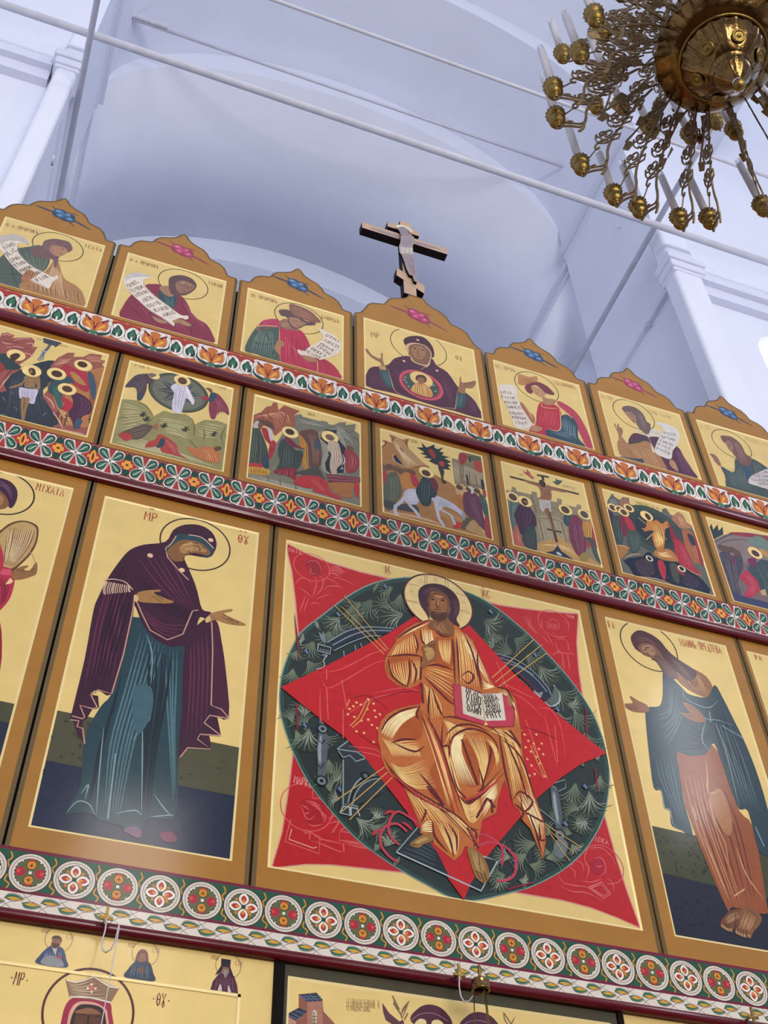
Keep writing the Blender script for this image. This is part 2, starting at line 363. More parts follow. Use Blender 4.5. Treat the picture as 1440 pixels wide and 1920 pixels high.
# upper cornice: lilies and round leaves
c1 = cornice('upper_cornice', 'white cornice painted with orange lilies and round green leaves under the prophets', ZT1, ZF1, ZR1)
p = Paint(YF-0.0004); p.loc(0, 0)
H1 = ZT1-ZF1; zc = (ZT1+ZF1)/2-0.003
p.raw(DRED, [(-3.2, ZT1-0.012), (3.2, ZT1-0.012), (3.2, ZT1), (-3.2, ZT1)])
p.raw(RED, [(-3.2, ZF1+0.0), (3.2, ZF1+0.0), (3.2, ZF1+0.008), (-3.2, ZF1+0.008)])
for k in range(-8, 9):
    ox = 0.009+k*0.3762; p.y = p.y0 - .00003
    p.loc(ox, zc)
    def m(sx, c, t, f='poly', w=None, **kw):
        q = [tuple(float(v) for v in s_.split(',')) for s_ in t.split()]
        if sx < 0: q = [(-a, b) for a, b in q]
        p.poly(c, q, **kw) if f == 'poly' else p.line(c, w, q, **kw)
    for sx in (1, -1):
        m(sx, ORG, '0.09,.105 .188,.105 .188,.07 .13,.06')
        m(sx, RED, '0.03,-.105 .06,-.06 .14,-.085 .188,-.1 .188,-.11 .03,-.11', sm=False)
        m(sx, ORG, '0.045,-.07 .09,-.08 .17,-.105 .04,-.105')
    for sx in (1, -1):
        m(sx, WHT, '.02,-.09 .075,-.07 .105,-.01 .10,.05 .06,.09 .085,.10 .125,.06 .128,-.02 .09,-.09')
    for sx in (1, -1):   # round leaf
        m(sx, RED, '.095,.08 .14,.10 .188,.09 .188,.03 .12,.04')
    p.lay('x')
    for sx in (1, -1):
        m(sx, WHT, '.140,-.088 .178,-.06 .188,-.005 .172,.055 .14,.078 .105,.055 .095,-.005 .108,-.06')
    for sx in (1, -1): m(sx, BLK, '.140,-.088 .178,-.06 .188,-.005 .172,.055 .14,.078 .105,.055 .095,-.005 .108,-.06', 'line', 0.003, closed=True)
    for sx in (1, -1): m(sx, DGRN, '.138,.060 .154,.035 .173,-.002 .164,-.05 .136,-.064 .110,-.046 .112,0 .126,.035')
    for sx in (1, -1): m(sx, GRN, '.138,.040 .158,.0 .152,-.045 .135,-.05 .122,-.02 .127,.01')
    for sx in (1, -1): m(sx, WHT, '.14,-.07 .148,-.05 .14,-.02 .136,-.05')
    for sx in (1, -1): m(sx, DGRN, '.03,-.105 .075,-.085 .10,-.045 .098,.0 .088,-.04 .06,-.065 .02,-.08')
    for sx in (1, -1): m(sx, BLK, '.10,.09 .13,.05 .132,-.03 .10,-.085', 'line', 0.0028)
    p.lay('y')
    p.poly(DRED, '-.075,.085 0,.03 .075,.085 .045,-.02 .02,-.06 0,-.105 -.02,-.06 -.045,-.02')
    for sx in (1, -1): m(sx, ORG, '0,-.09 .03,-.05 .07,-.04 .078,.02 .06,.065 .045,.03 .02,.05 .012,0')
    for sx in (1, -1): m(sx, OCH, '.012,-.06 .04,-.03 .062,.0 .05,.02 .03,-.01')
    p.poly(ORG, '-.013,.03 -.035,.075 0,.10 .035,.075 .013,.03 0,-.02'); p.poly(GRN, '-.03,-.08 0,-.11 .03,-.08 0,-.065')
    for sx in (1, -1):
        m(sx, BLK, '.005,-.03 .02,.03 .05,.06 .082,.03 .07,-.04 .02,-.09', 'line', 0.0025)
    for sx in (1, -1): m(sx, BLK, '.02,-.10 .08,-.085 .115,-.04 .10,.06 .06,.095', 'line', 0.0025)
p.out('lily_ornament', c1, 'orn')
# middle cornice: four-leaf knots between lozenges
c2 = cornice('middle_cornice', 'white and red cornice painted with green four-leaf knots above the tall figures', ZT2, ZF2, ZR2)
p = Paint(YF-0.0004); p.loc(0, 0); zc = (ZT2+ZF2)/2
p.raw(DRED, [(-3.2, ZT2-0.010), (3.2, ZT2-0.010), (3.2, ZT2), (-3.2, ZT2)])
p.raw(RED, [(-3.2, ZF2), (3.2, ZF2), (3.2, ZF2+0.006), (-3.2, ZF2+0.006)])
for k in range(-15, 16):
    ox = -0.149+k*0.19155; p.loc(ox, zc); p.y = p.y0 - .00003
    p.poly(RED, '-.045,.10 -.03,.04 -.05,.0 -.03,-.04 -.045,-.10 .045,-.10 .03,-.04 .05,.0 .03,.04 .045,.10', sm=False)
    for sx in (1, -1):
        for sz in (1, -1): m(sx, ORG, ' '.join('%g,%g' % (a, b*sz) for a, b in ((.0, .035), (.03, .06), (.05, .09), (.035, .1), (.0, .06))))
    p.poly(DGRN, '0,.1 .022,.06 0,.03 -.022,.06'); p.poly(DGRN, '0,-.1 .022,-.06 0,-.03 -.022,-.06')
    if k % 2 == 0:
        p.poly(OCH, '0,.06 .018,.0 0,-.06 -.018,0'); p.poly(DRED, '0,.035 .007,0 0,-.035 -.007,0')
        for sx in (1, -1): m(sx, OCH, '.005,.0 .03,.012 .05,.0 .03,-.012')
    else:
        for q in range(4):
            a = q*PI/2; p.poly(OCH, [(math.cos(a)*.006-math.sin(a)*.012, math.sin(a)*.006+math.cos(a)*.012), (math.cos(a)*.035-math.sin(a)*.014, math.sin(a)*.035+math.cos(a)*.014), (math.cos(a)*.035+math.sin(a)*.014, math.sin(a)*.035-math.cos(a)*.014), (math.cos(a)*.006+math.sin(a)*.012, math.sin(a)*.006-math.cos(a)*.012)])
        p.poly(DRED, '0,.01 .01,0 0,-.01 -.01,0')
    p.loc(ox+0.0958, zc)
    p.y = p.y0 - .0006
    p.poly(RED, '-.02,.1 0,.02 .02,.1', sm=False); p.poly(RED, '-.02,-.1 0,-.02 .02,-.1', sm=False); p.poly(RED, '-.065,.02 0,.0 -.065,-.02', sm=False); p.poly(RED, '.065,.02 0,.0 .065,-.02', sm=False)
    for (WW, sc) in ((WHT, 1.0), (DGRN, .8), (GRN, .5)):
        for sx in (1, -1):
            for sz in (1, -1):
                base = [(.003, .003), (.012, .052), (.03, .093), (.058, .1), (.075, .075), (.068, .036), (.036, .004)]
                cxx, czz = .043, .056
                m(sx, WW, ' '.join('%g,%g' % (cxx+(a-cxx)*sc, (czz+(b-czz)*sc)*sz) for a, b in base))
        if WW == WHT: p.lay('q')
    for sx in (1, -1):
        for sz in (1, -1): m(sx, WHT, ' '.join('%g,%g' % (a, b*sz) for a, b in ((.017, .022), (.037, .052), (.055, .07))), 'line', 0.004)
    for sx in (1, -1):
        for sz in (1, -1): m(sx, BLK, ' '.join('%g,%g' % (a, b*sz) for a, b in ((.002, .0), (.016, .058), (.04, .1), (.065, .1), (.077, .07), (.062, .032), (.03, .003))), 'line', 0.003)
p.out('knot_ornament', c2, 'orn')
# lower cornice: medallions above a leaf scroll
c3 = cornice('lower_cornice', 'green cornice painted with a row of white-ringed medallions over a leaf scroll', ZT3, ZL3, ZR3, ybig=0.042)
p = Paint(YF-0.0004); p.loc(0, 0)
p.raw('245240', [(-3.2, ZF3), (3.2, ZF3), (3.2, ZT3), (-3.2, ZT3)])
for (a, b) in ((ZT3-0.014, ZT3), (ZF3-0.002, ZF3+0.012)): p.raw('6e2038', [(-3.2, a), (3.2, a), (3.2, b), (-3.2, b)])
zc = 4.120
for k in range(-17, 18):
    p.y = p.y0 - .00006
    p.loc(0.0285+k*0.17565, zc)
    p.line('c8862e', 0.006, '.085,.08 .095,.055 .082,.035 .092,.012'); p.line('c8862e', 0.006, '.092,-.02 .085,-.045 .105,-.06 .098,-.08')
    for (c, r) in (('241c1c', .0865), ('cfc4b6', .083), ('3c3028', .0735), ('cfc4b6', .0715), ('2c3426', .0625), ('5a6440', .058)):
        p.disc(c, (0, 0), r, 36)
    p.line('cfc4b6', 0.005, [(.064*math.cos(2*PI*q/48)*(1+.05*(-1)**q), .066*math.sin(2*PI*q/48)*(1+.05*(-1)**q)) for q in range(48)], closed=True, sm=False)
    if k % 2 == 0:
        for q in range(4):   # flower cross
            ca, sa = math.cos(q*PI/2), math.sin(q*PI/2); R2 = lambda t, ca=ca, sa=sa: [(x*ca-z*sa, x*sa+z*ca) for x, z in t]
            cb, sb = math.cos(q*PI/2+PI/4), math.sin(q*PI/2+PI/4)
            p.poly('c07a36', [(x*cb-z*sb, x*sb+z*cb) for x, z in ((.012, 0), (.03, .014), (.05, .0), (.03, -.014))])
            p.poly('2a1c20', R2([(.006, 0), (.026, .023), (.05, .02), (.066, 0), (.05, -.02), (.026, -.023)]))
            p.poly('e2dad0', R2([(.008, 0), (.026, .02), (.048, .018), (.063, 0), (.048, -.018), (.026, -.02)]))
            p.poly('a8362e', R2([(.016, 0), (.035, .012), (.052, 0), (.035, -.012)])); p.poly('cf8440', R2([(.014, 0), (.026, .006), (.036, 0), (.026, -.006)]))
        p.disc('1e4a3c', (0, 0), .010, 12)
    else:
        p.poly('59603f', '-.05,0 -.035,.035 0,.052 .035,.035 .05,0 .035,-.035 0,-.052 -.035,-.035')
        for sx in (1, -1):
            p.disc('a8243a', (.038*sx, 0), .019, 16, 1.1); p.disc('c84a3a', (.046*sx, .002), .008, 10)
        for sz in (1, -1):
            p.disc('2a1c20', (0, .033*sz), .0205, 16); p.disc('d0882e', (0, .033*sz), .018, 16)
            p.poly('a8362e', [(-.018, .045*sz), (0, .062*sz), (.018, .045*sz), (0, .050*sz)])
            p.line('2a1c20', .003, [(0, .022*sz), (0, .042*sz)], sm=False); p.line('2a1c20', .003, [(-.01, .028*sz), (0, .034*sz), (.01, .028*sz)])
        p.poly('e2dad0', '-.006,-.006 .006,-.006 .006,.006 -.006,.006', sm=False)
        for a in (.9, 2.2, 4.0, 5.4): p.line('e2dad0', .004, [(.058*math.cos(a), .058*math.sin(a)), (.07*math.cos(a+.25), .07*math.sin(a+.25))])
zl = (ZF3+ZL3)/2
p.loc(0, 0); p.y = p.y0; p.raw('d6cdc0', [(-3.2, ZL3), (3.2, ZL3), (3.2, ZF3-.002), (-3.2, ZF3-.002)])
for k in range(-21, 22):
    p.y = p.y0 - .00006
    p.loc(0.02+k*0.1405, zl)
    for sz, dx in ((1, 0), (-1, .07)):
        q = lambda t: [(x+dx, z*sz) for x, z in t]
        p.poly('2c6a52', q([(-.03, .004), (-.018, .022), (.012, .024), (.04, .010), (.02, .004), (0, .0)]))
        p.poly('cf9a34', q([(-.022, .008), (0, .014), (.03, .010), (.02, -.002), (.0, .002)]))
        p.line('6e2a20', .0022, q([(-.034, .0), (-.018, .024), (.014, .026), (.044, .010), (.02, .0), (.0, -.004), (-.022, .002)]))
        p.line('5a5048', .002, q([(-.035, -.034), (-.01, -.01), (.05, .02), (.07, .034)]))
p.out('medallion_ornament', c3, 'orn')
# ---------------- panels
CROWN = [(-0.426, 8.945), (-0.375, 8.95), (-0.352, 8.96), (-0.335, 9.01), (-0.318, 9.045), (-0.287, 9.075), (-0.21, 9.105), (-0.186, 9.16), (-0.155, 9.2), (-0.09, 9.232), (-0.05, 9.262), (-0.018, 9.315), (0, 9.335)]
CROWN4 = [(-0.512, 8.95), (-0.46, 8.99), (-0.425, 9.06), (-0.40, 9.13), (-0.365, 9.165), (-0.27, 9.20), (-0.235, 9.28), (-0.2, 9.32), (-0.11, 9.365), (-0.075, 9.40), (-0.06, 9.44), (0, 9.445)]
def crown(cx, w, tab):
    k = w/0.434 if tab is CROWN else 1.0
    L_ = [(cx+a*k, b) for a, b in tab]; R_ = [(cx-a*k, b) for a, b in tab[::-1] if a < 0]
    return L_ + R_
PAN = {}
def panel(key, label, x0, x1, z0, z1, f, top=None, group=None, frame='ochre'):
    t = thing('icon_panel', label, 'icon', (0, 0, 0), group)
    tp = None
    if top: tp = crown((x0+x1)/2, (x1-x0)/2-0.006, top)
    board(t, x0, x1, z0, z1, *f, top=tp)
    e = 0.020; zt = 8.93 if top else z1
    for a, b in ((x0+0.006, x0+0.006+e), (x1-0.006-e, x1-0.006)):
        mb = MB(); mb.add([(a, -0.0006, z0), (b, -0.0006, z0), (b, -0.0006, zt), (a, -0.0006, zt)], [(0, 1, 2, 3)])
        mb.build('edge_band', M['edge'], t)
    if top:
        q = Paint(-0.0008); q.loc(0, 0); q.stroke('5e4a34', 0.012, [(a, b-0.006) for a, b in tp]); q.out('crown_outline', t)
    PAN[key] = t; return t
J1 = [-3.12, -2.256, -1.386, -0.519, 0.519, 1.386, 2.256, 3.12]
F1 = [(-3.01, -2.33), (-2.173, -1.469), (-1.314, -0.592), (-0.440, 0.440), (0.590, 1.312), (1.471, 2.19), (2.335, 3.04)]
L1 = ['prophet icon at the far left of the top row, brown robe, scroll and blue cloud',
      'prophet icon with maroon cloak and scroll curling up left, pink cloud above',
      'icon of a crowned king with grey sleeve, just left of the panel under the cross',
      'wide icon of a purple-robed woman with raised hands and child medallion, under the cross',
      'young crowned prophet icon in red with a blue sleeve and scroll at left',
      'bearded prophet icon raising one hand, purple cloak, pink cloud above',
      'prophet icon in dark green at the right end of the top row, blue cloud above']
for i in range(7):
    panel('p%d' % (i+1), L1[i], J1[i], J1[i+1], 8.0, 8.94, (*F1[i], 8.055 if i == 3 else 8.08, 8.93 if i == 3 else 8.872), CROWN4 if i == 3 else CROWN, 'prophet icons in the top row')
J2 = [-3.12, -2.057, -1.263, -0.3975, 0.457, 1.23, 2.049, 3.12]
F2 = [(-3.0, -2.119), (-1.993, -1.325), (-1.190, -0.471), (-0.338, 0.393), (0.525, 1.152), (1.288, 1.977), (2.108, 2.99)]
L2 = ['small feast icon of a figure standing in a dark river among red rocks',
      'small feast icon of a white-robed figure in a grey round halo above green hills',
      'small feast icon of a wrapped white figure standing in a black cave',
      'small feast icon of a rider on a white donkey before a town',
      'small feast icon of a crucifixion before a grey wall with four mourners',
      'small feast icon of a golden figure over a dark cave between red robed groups',
      'small feast icon with a kneeling red figure under a grey arch, at right']
for i in range(7):
    panel('q%d' % (i+1), L2[i], J2[i], J2[i+1], 6.76, 7.80, (*F2[i], 6.835, 7.657), None, 'feast icons in the middle row')
J3 = [-3.12, -2.0315, -1.0, 1.0, 2.0315, 3.12]
F3 = [(-3.04, -2.12), (-1.952, -1.085), (-0.927, 0.915), (1.085, 1.93), (2.078, 3.04)]
L3 = ['tall icon cut by the left edge: haloed winged figure in red holding a hand out',
      'tall icon of a standing woman in a dark purple cloak over a blue robe',
      'big square icon of an enthroned golden-robed figure with open book on a red diamond',
      'tall icon of a standing barefoot bearded man in a dark blue cloak over brown',
      'tall icon cut off at right, only its gold corner showing beside the bearded man']
for i in range(5):
    panel('d%d' % (i+1), L3[i], J3[i], J3[i+1], 4.2, 6.58, (*F3[i], 4.335, 6.398), None, 'tall figure icons in the lower row' if i != 2 else None)
# local row under the lower cornice: only the tops show
t = thing('icon_panel', 'gold icon of a crowned woman with three small saints above, at bottom left', 'icon', (0, 0, 0), 'icons in the bottom row')
mb = MB(); mb.box(-3.12, -0.876, 0.0, 0.05, 1.6, 4.0); mb.build('gold_ground', M['gold'], t)
mb = MB()
for (a, b, c, d) in ((-1.018, -1.006, 1.7, 3.757), (-2.9, -1.006, 3.745, 3.757)): mb.box(a, b, -0.004, 0.001, c, d)
mb.build('field_bevel', M['bevel'], t); PAN['r1'] = t
t = thing('icon_panel', 'gold icon of towers, winged figures and purple domes at bottom centre', 'icon', (0, 0, 0), 'icons in the bottom row')
board(t, -0.836, 0.695, 2.2, 4.0, -0.815, 0.655, 2.3, 3.863); t.children[0].data.materials[0] = M['post']; PAN['r2'] = t
t = thing('icon_panel', 'gold corner of an icon at the right foot of the picture under the lower cornice', 'icon', (0, 0, 0), 'icons in the bottom row')
mb = MB(); mb.box(0.722, 3.12, 0.0, 0.05, 1.6, 4.0); mb.build('gold_ground', M['gold'], t); PAN['r3'] = t
for x0, lab in ((-0.876, 'dark narrow post between the crowned woman icon and the central bottom icon'), (0.691, 'dark narrow post right of the central bottom icon')):
    mb = MB(); mb.box(x0, x0+(0.045 if x0 < 0 else 0.027), -0.012, 0.055, 0, 4.0); tag(mb.build('post', M['dark']), lab, 'post')
mb = MB(); mb.box(-3.12, 3.12, 0.075, 0.12, 0, 8.9); o = tag(mb.build('backing_frame', M['wooddark']), 'dark timber backing frame of the icon screen seen through the gaps', 'frame')
mb = MB(); mb.box(-3.12, -0.88, 0.0, 0.07, 0, 1.59); mb.box(0.72, 3.12, 0, 0.07, 0, 1.59); mb.box(-0.82, 0.685, 0, 0.07, 0, 2.19)
tag(mb.build('screen_base', M['ochre']), 'plain ochre base boards of the icon screen, below the picture', 'panel')
# ================================================================ paintings
HB = '3a2a2c'
def halo(p, a, b, col='3c3028', w=0.006, fill=None, k=1.0):
    A, B = p.P(a), p.P(b); c = ((A[0]+B[0])/2, (A[1]+B[1])/2); r = math.dist(A, B)/2*k
    T = p.T, p.local; p.loc(0, 0)
    if fill: p.disc(fill, c, r, 48)
    p.ring(col, c, r, w); p.T, p.local = T
def cloud(key, cx, cz, pink, k=1.0):
    p = Paint(-0.001)
    A, B, C = ('b4456a', '8e3054', 'cf7a94') if pink else ('44688e', '263e5e', '7a98b8')
    p.loc(cx, cz, k)
    p.lines(B, 0.018, '-.20,.025 -.12,.012 -.02,-.005|.06,-.02 .12,-.045 .21,-.085', taper=True)
    p.lines(B, 0.007, '-.10,.09 -.07,.06 -.04,.05|.10,.055 .06,.055 .02,.06|-.06,-.055 -.02,-.045 .04,-.05|.09,-.10 .05,-.06')
    p.poly(B, '-.075,.0 -.065,.055 -.02,.068 .03,.045 .07,.035 .085,-.02 .075,-.055 .02,-.07 -.03,-.05 -.07,-.03')
    for (a, b, r) in ((-.035, .03, .032), (.022, .018, .027), (-.02, -.018, .027), (.045, -.03, .028), (.0, .0, .02)): p.disc(A, (a, b), r, 18, .85)
    for (a, b, r) in ((-.04, .036, .016), (.03, .022, .012), (-.02, -.012, .012), (.048, -.022, .013)): p.disc(C, (a, b), r, 14, .7)
    p.out('cloud_ornament', PAN[key])
def scroll_text(p, c, rows, h, seed=1):
    """rows of small lettering: each row (a, b) in the current frame"""
    R_ = random.Random(seed)
    for a, b in rows:
        n = max(4, int(math.dist(p.P(a), p.P(b))/(h*0.75))); p.write(c, ''.join(R_.choice('HUCOTEAVKMNIPL') for _ in range(n)), a, b, h, h*.16)
INK = '5a4038'
# --- p1
p = Paint(); p.at(0, 360, 6)
p.write('7c3c30', 'O.A.UPOPOKb', (62, 375), (430, 470), .042); p.write('7c3c30', 'ICAIA', (940, 610), (1150, 672), .042)
halo(p, (365, 560), (937, 660))
p.poly('4c5850', '215,625 330,610 470,600 560,740 520,860 400,950 250,1080 120,1060 0,1035 -60,1010 -50,800 20,715 120,640')
p.hatch('78806e', .004, '260,640 300,760 380,860', '560,720 540,800 480,900', 9); p.lines('2c3430', .006, '0,910 150,920 230,930|130,830 150,930 200,1040')
p.poly('a0764e', '620,740 660,780 720,960 860,1050 935,1140 945,1280 700,1215 500,1170 230,1085 250,1000 330,960 450,940 560,830')
p.hatch('cbaa84', .005, '600,800 560,900 480,1000', '690,900 700,1000 720,1200', 10); p.hatch('76502e', .006, '300,1020 300,1060 310,1095', '900,1110 900,1180 920,1265', 12); p.hatch('d4b892', .003, '380,1020 380,1060 390,1100', '840,1110 850,1180 860,1235', 9)
p.poly('8c6a58', '470,620 500,560 640,620 660,700 650,760 560,750 440,730 370,690 400,640')
p.poly('6e5254', '330,650 360,615 470,600 500,545 600,522 700,535 780,560 815,620 800,660 700,700 660,740 640,830 610,840 600,760 540,740 480,740 400,720')
p.poly('a47a5e', '580,600 680,600 760,650 740,690 660,720 600,700 560,650'); p.lines('4a3434', .005, '690,625 720,640|650,600 690,610|680,690 700,700'); p.hatch('8e7270', .003, '480,620 520,560 640,540', '560,700 600,660 600,600', 7)
p.poly('d6cabc', '-20,610 0,510 60,475 180,470 290,520 340,585 220,570 195,585 210,680 330,810 470,890 600,950 640,935 655,965 600,1000 560,1070 520,1075 330,980 200,880 90,760 20,660')
p.poly('b4aaa4', '20,600 60,550 200,545 330,590 290,520 180,470 60,475 0,510')
p.line('8a7c74', .004, '20,600 60,640 100,740 200,860 330,970 520,1070'); p.line('8a7c74', .004, '210,600 225,680 330,800 470,880 600,945')
scroll_text(p, INK, [((50, 640), (190, 590)), ((90, 725), (205, 650)), ((140, 795), (250, 735)), ((200, 850), (300, 790)), ((250, 900), (370, 850)), ((390, 960), (470, 900)), ((430, 1010), (560, 950))], .034, 2)
p.poly('a06a4c', '240,960 280,900 330,870 390,900 395,940 330,990 260,1010'); p.lines('6e4030', .004, '300,880 290,930|340,880 320,930|375,900 350,950')
p.out('painting', PAN['p1']); cloud('p1', -2.66, 9.10, False)
# --- p2
p = Paint(); p.at(210, 430, 6)
p.write('7c3c30', 'O.A.UPOPOKb', (200, 350), (525, 440), .042); p.write('7c3c30', 'IAKOV', (1075, 605), (1245, 660), .044)
halo(p, (522, 550), (1080, 670))
p.poly('7c2c40', '375,625 450,610 560,625 700,730 780,745 850,830 920,970 1060,1060 1130,1170 1145,1270 900,1215 600,1130 300,1055 90,975 130,850 220,730')
p.poly('33484e', '540,680 640,740 735,745 700,880 600,900 520,800'); p.hatch('5c7274', .004, '570,730 600,800 620,880', '710,760 700,820 690,870', 5)
p.hatch('a0506a', .004, '240,820 330,900 420,1010', '700,1050 820,1100 900,1190', 9); p.hatch('541c2e', .005, '420,640 460,720 540,820', '170,850 250,920 330,1010', 6); p.hatch('9c4c60', .004, '790,800 840,900 880,980', '950,1000 1040,1080 1110,1180', 7)
p.lines('541c2e', .006, '780,745 800,860 870,960|440,1010 430,930 470,960|900,1215 900,1080 1000,1120')
p.poly('9a7058', '540,640 640,630 700,640 700,740 640,750 560,700')
p.poly('5c4044', '640,560 690,520 790,512 890,545 945,600 950,650 900,700 830,735 760,740 700,740 650,690')
p.poly('8a6254', '720,600 800,570 900,610 930,650 860,700 780,715 730,680'); p.lines('3c2828', .005, '800,620 840,630|880,640 905,650|800,690 840,700|850,630 860,670')
p.disc('a88672', (800, 600), .012); p.disc('a88672', (880, 620), .008)
p.poly('d8ccbe', '135,590 160,520 240,485 340,490 460,535 370,555 350,590 380,640 480,740 640,860 780,960 850,965 860,1000 820,1010 790,995 720,1010 700,1075 680,1075 560,990 400,890 240,740 160,660')
p.poly('b8b2b0', '150,590 190,550 300,530 450,530 340,490 240,485 160,520'); p.line('8a7c74', .004, '160,620 230,730 400,880 560,985 690,1070'); p.line('8a7c74', .004, '350,600 380,650 480,750 640,870 780,965')
scroll_text(p, INK, [((200, 650), (310, 595)), ((240, 705), (370, 650)), ((285, 760), (420, 705)), ((360, 820), (480, 770)), ((420, 880), (560, 830)), ((490, 925), (650, 890)), ((590, 980), (730, 940))], .034, 3)
p.poly('a07c5e', '450,975 520,1000 600,1030 620,1050 560,1055 500,1030'); p.poly('a07c5e', '690,1020 780,1010 860,1050 900,1080 840,1085 750,1050 700,1050'); p.lines('6a4434', .003, '540,1020 590,1040|730,1030 780,1045|750,1015 800,1040')
p.out('painting', PAN['p2']); cloud('p2', -1.815, 9.10, True)
# --- p3
p = Paint(); p.at(430, 490, 5.76)
p.write('7c3c30', 'OC.UPOPOKb', (235, 375), (520, 450), .042); p.write('7c3c30', 'DAVHDb', (985, 605), (1195, 665), .046)
halo(p, (492, 530), (1014, 690))
p.poly('46564e', '350,690 300,700 215,820 170,960 300,1000 550,1075 560,700 450,680'); p.hatch('7c8c80', .004, '330,730 270,820 210,960', '480,760 480,880 500,1050', 10); p.lines('24302c', .006, '210,850 350,890 510,880|400,760 430,850|470,1000 510,900')
p.poly('a83a54', '320,680 380,630 520,620 560,700 350,695'); p.line('d0946a', .009, '290,700 400,690 520,700'); p.lines('c0504a', .005, '290,730 330,710|300,740 335,730|360,700 400,720 450,700 490,715')
p.poly('a82c46', '550,710 650,730 760,735 830,810 880,920 900,1000 1030,1050 1130,1120 1190,1200 1200,1265 900,1185 555,1080', n=3)
p.hatch('cc5c70', .004, '600,780 600,900 600,1070', '760,1000 850,1080 900,1150', 8); p.hatch('7a1c34', .005, '650,760 640,900 650,1080', '1000,1060 1090,1120 1160,1220', 8); p.lines('d09a70', .006, '540,700 545,850 550,1070|955,1080 955,1190')
p.poly('8a6450', '550,640 620,620 690,720 740,720 740,745 620,730 560,700'); p.hatch('b89478', .004, '570,650 580,690 590,710', '640,650 650,690 660,715', 4)
p.poly('5e4644', '535,530 570,515 640,520 720,560 830,640 920,650 925,685 820,690 760,720 690,720 640,660 620,600 560,580')
p.poly('9a7258', '650,600 740,610 800,650 830,665 780,695 730,715 680,690 650,650'); p.lines('3c2828', .005, '700,640 740,645|760,640 790,655|730,690 760,690')
p.poly('7e5446', '655,455 760,480 870,530 940,590 990,655 890,650 780,610 690,570 655,520'); p.hatch('b07c64', .004, '665,470 780,510 950,620', '680,560 780,600 890,640', 7)
p.poly('a07454', '490,920 530,850 590,870 590,910 540,930 540,1000 500,960')
p.poly('d4c6b8', '960,715 1000,730 1110,780 1190,850 1210,930 1160,1000 1060,1040 980,1060 940,1040 780,1010 735,960 760,950 800,960 900,900 1000,850 1010,800')
scroll_text(p, INK, [((1030, 800), (1185, 880)), ((1010, 850), (1175, 940)), ((970, 895), (1130, 980)), ((930, 915), (1080, 1010)), ((870, 940), (1030, 1040)), ((800, 965), (980, 1060))], .033, 4)
p.poly('a07454', '780,1015 870,1020 950,1060 945,1085 850,1075')
p.out('painting', PAN['p3']); cloud('p3', -0.955, 9.10, False)
# --- p4
p = Paint(); p.at(650, 540, 5.333)
p.write('7c3c30', 'MP', (250, 485), (345, 500), .055); p.write('7c3c30', '--', (260, 470), (350, 480), .03); p.write('7c3c30', 'QY', (1090, 705), (1165, 725), .05)
halo(p, (440, 490), (1000, 680))
p.poly('4a2438', '210,830 260,785 330,780 420,760 480,700 600,675 700,700 850,700 900,770 1010,840 1110,980 1190,1040 1270,1110 1320,1190 1352,1300 1080,1225 900,1180 500,1055 198,975', n=3)
p.poly('2e4a4c', '330,810 410,820 470,985 400,980 350,900'); p.poly('2e4a4c', '1110,1040 1195,1060 1185,1160 1150,1195 1085,1180'); p.hatch('527476', .005, '350,830 370,900 420,970', '400,830 430,900 455,970', 4); p.hatch('527476', .005, '1120,1060 1110,1120 1110,1180', '1170,1070 1160,1120 1140,1180', 3)
p.hatch('6c4058', .004, '220,850 220,920 230,970', '330,850 380,940 440,1020', 6); p.hatch('6c4058', .004, '450,790 560,820 700,850', '480,920 520,960 560,1050', 6); p.hatch('6c4058', .004, '1060,960 1050,1060 1040,1180', '930,870 960,930 990,1000', 5); p.hatch('6c4058', .004, '1200,1060 1220,1150 1230,1250', '1290,1160 1310,1220 1330,1280', 4)
p.lines('c89a7c', .006, '410,790 450,930 490,1030 600,1085|1110,1020 1090,1190 1060,1200 940,1185|735,815 780,790 815,775 840,690')
p.poly('43202f', '570,530 590,495 660,475 760,485 830,540 870,610 875,680 840,700 720,760 640,690 600,590')
p.poly('c8a07e', '590,600 610,555 700,545 800,580 850,650 840,720 815,780 720,760 650,720 630,650'); p.poly('7a5640', '620,610 640,565 720,555 800,590 840,650 830,720 800,765 720,750 660,710')
p.poly('94694a', '650,600 720,575 790,620 780,680 720,710 670,670'); p.lines('3a2420', .006, '665,595 700,600|740,610 785,620|715,600 710,650 735,655|705,680 740,682'); p.disc('2c1c1c', (683, 603), .006); p.disc('2c1c1c', (762, 618), .006)
p.disc('d8b48c', (713, 517), .011); p.disc('d8b48c', (575, 727), .011); p.disc('d8b48c', (905, 823), .011)
p.poly('8c6448', '330,810 345,750 250,690 190,620 205,605 260,670 340,700 345,650 362,655 365,730 400,815'); p.poly('8c6448', '1110,1030 1125,980 1135,890 1145,885 1155,940 1230,935 1290,925 1285,970 1250,1000 1190,1000 1185,1055')
p.lines('5a3a2c', .004, '205,610 250,670 330,730|1165,950 1240,950 1280,940|1170,975 1250,965'); p.poly('b08a60', '325,770 385,780 395,815 325,800', sm=False)
A, B = p.P((518, 900)), p.P((975, 1040)); c = ((A[0]+B[0])/2, (A[1]+B[1])/2+.004); r = math.dist(A, B)/2*.98
p.loc(0, 0)
for col, k in (('b03a52', 1.0), ('d08a86', .93), ('a8304a', .91), ('3c4a44', .80)): p.disc(col, c, r*k, 40)
p.at(650, 540, 5.333)
for q in ((590, 890), (600, 940), (870, 970), (890, 1030), (620, 980), (580, 915)): p.disc('8ca08c', q, .008)
A, B = p.P((632, 870)), p.P((865, 950)); c2_ = ((A[0]+B[0])/2, (A[1]+B[1])/2); r2 = math.dist(A, B)/2
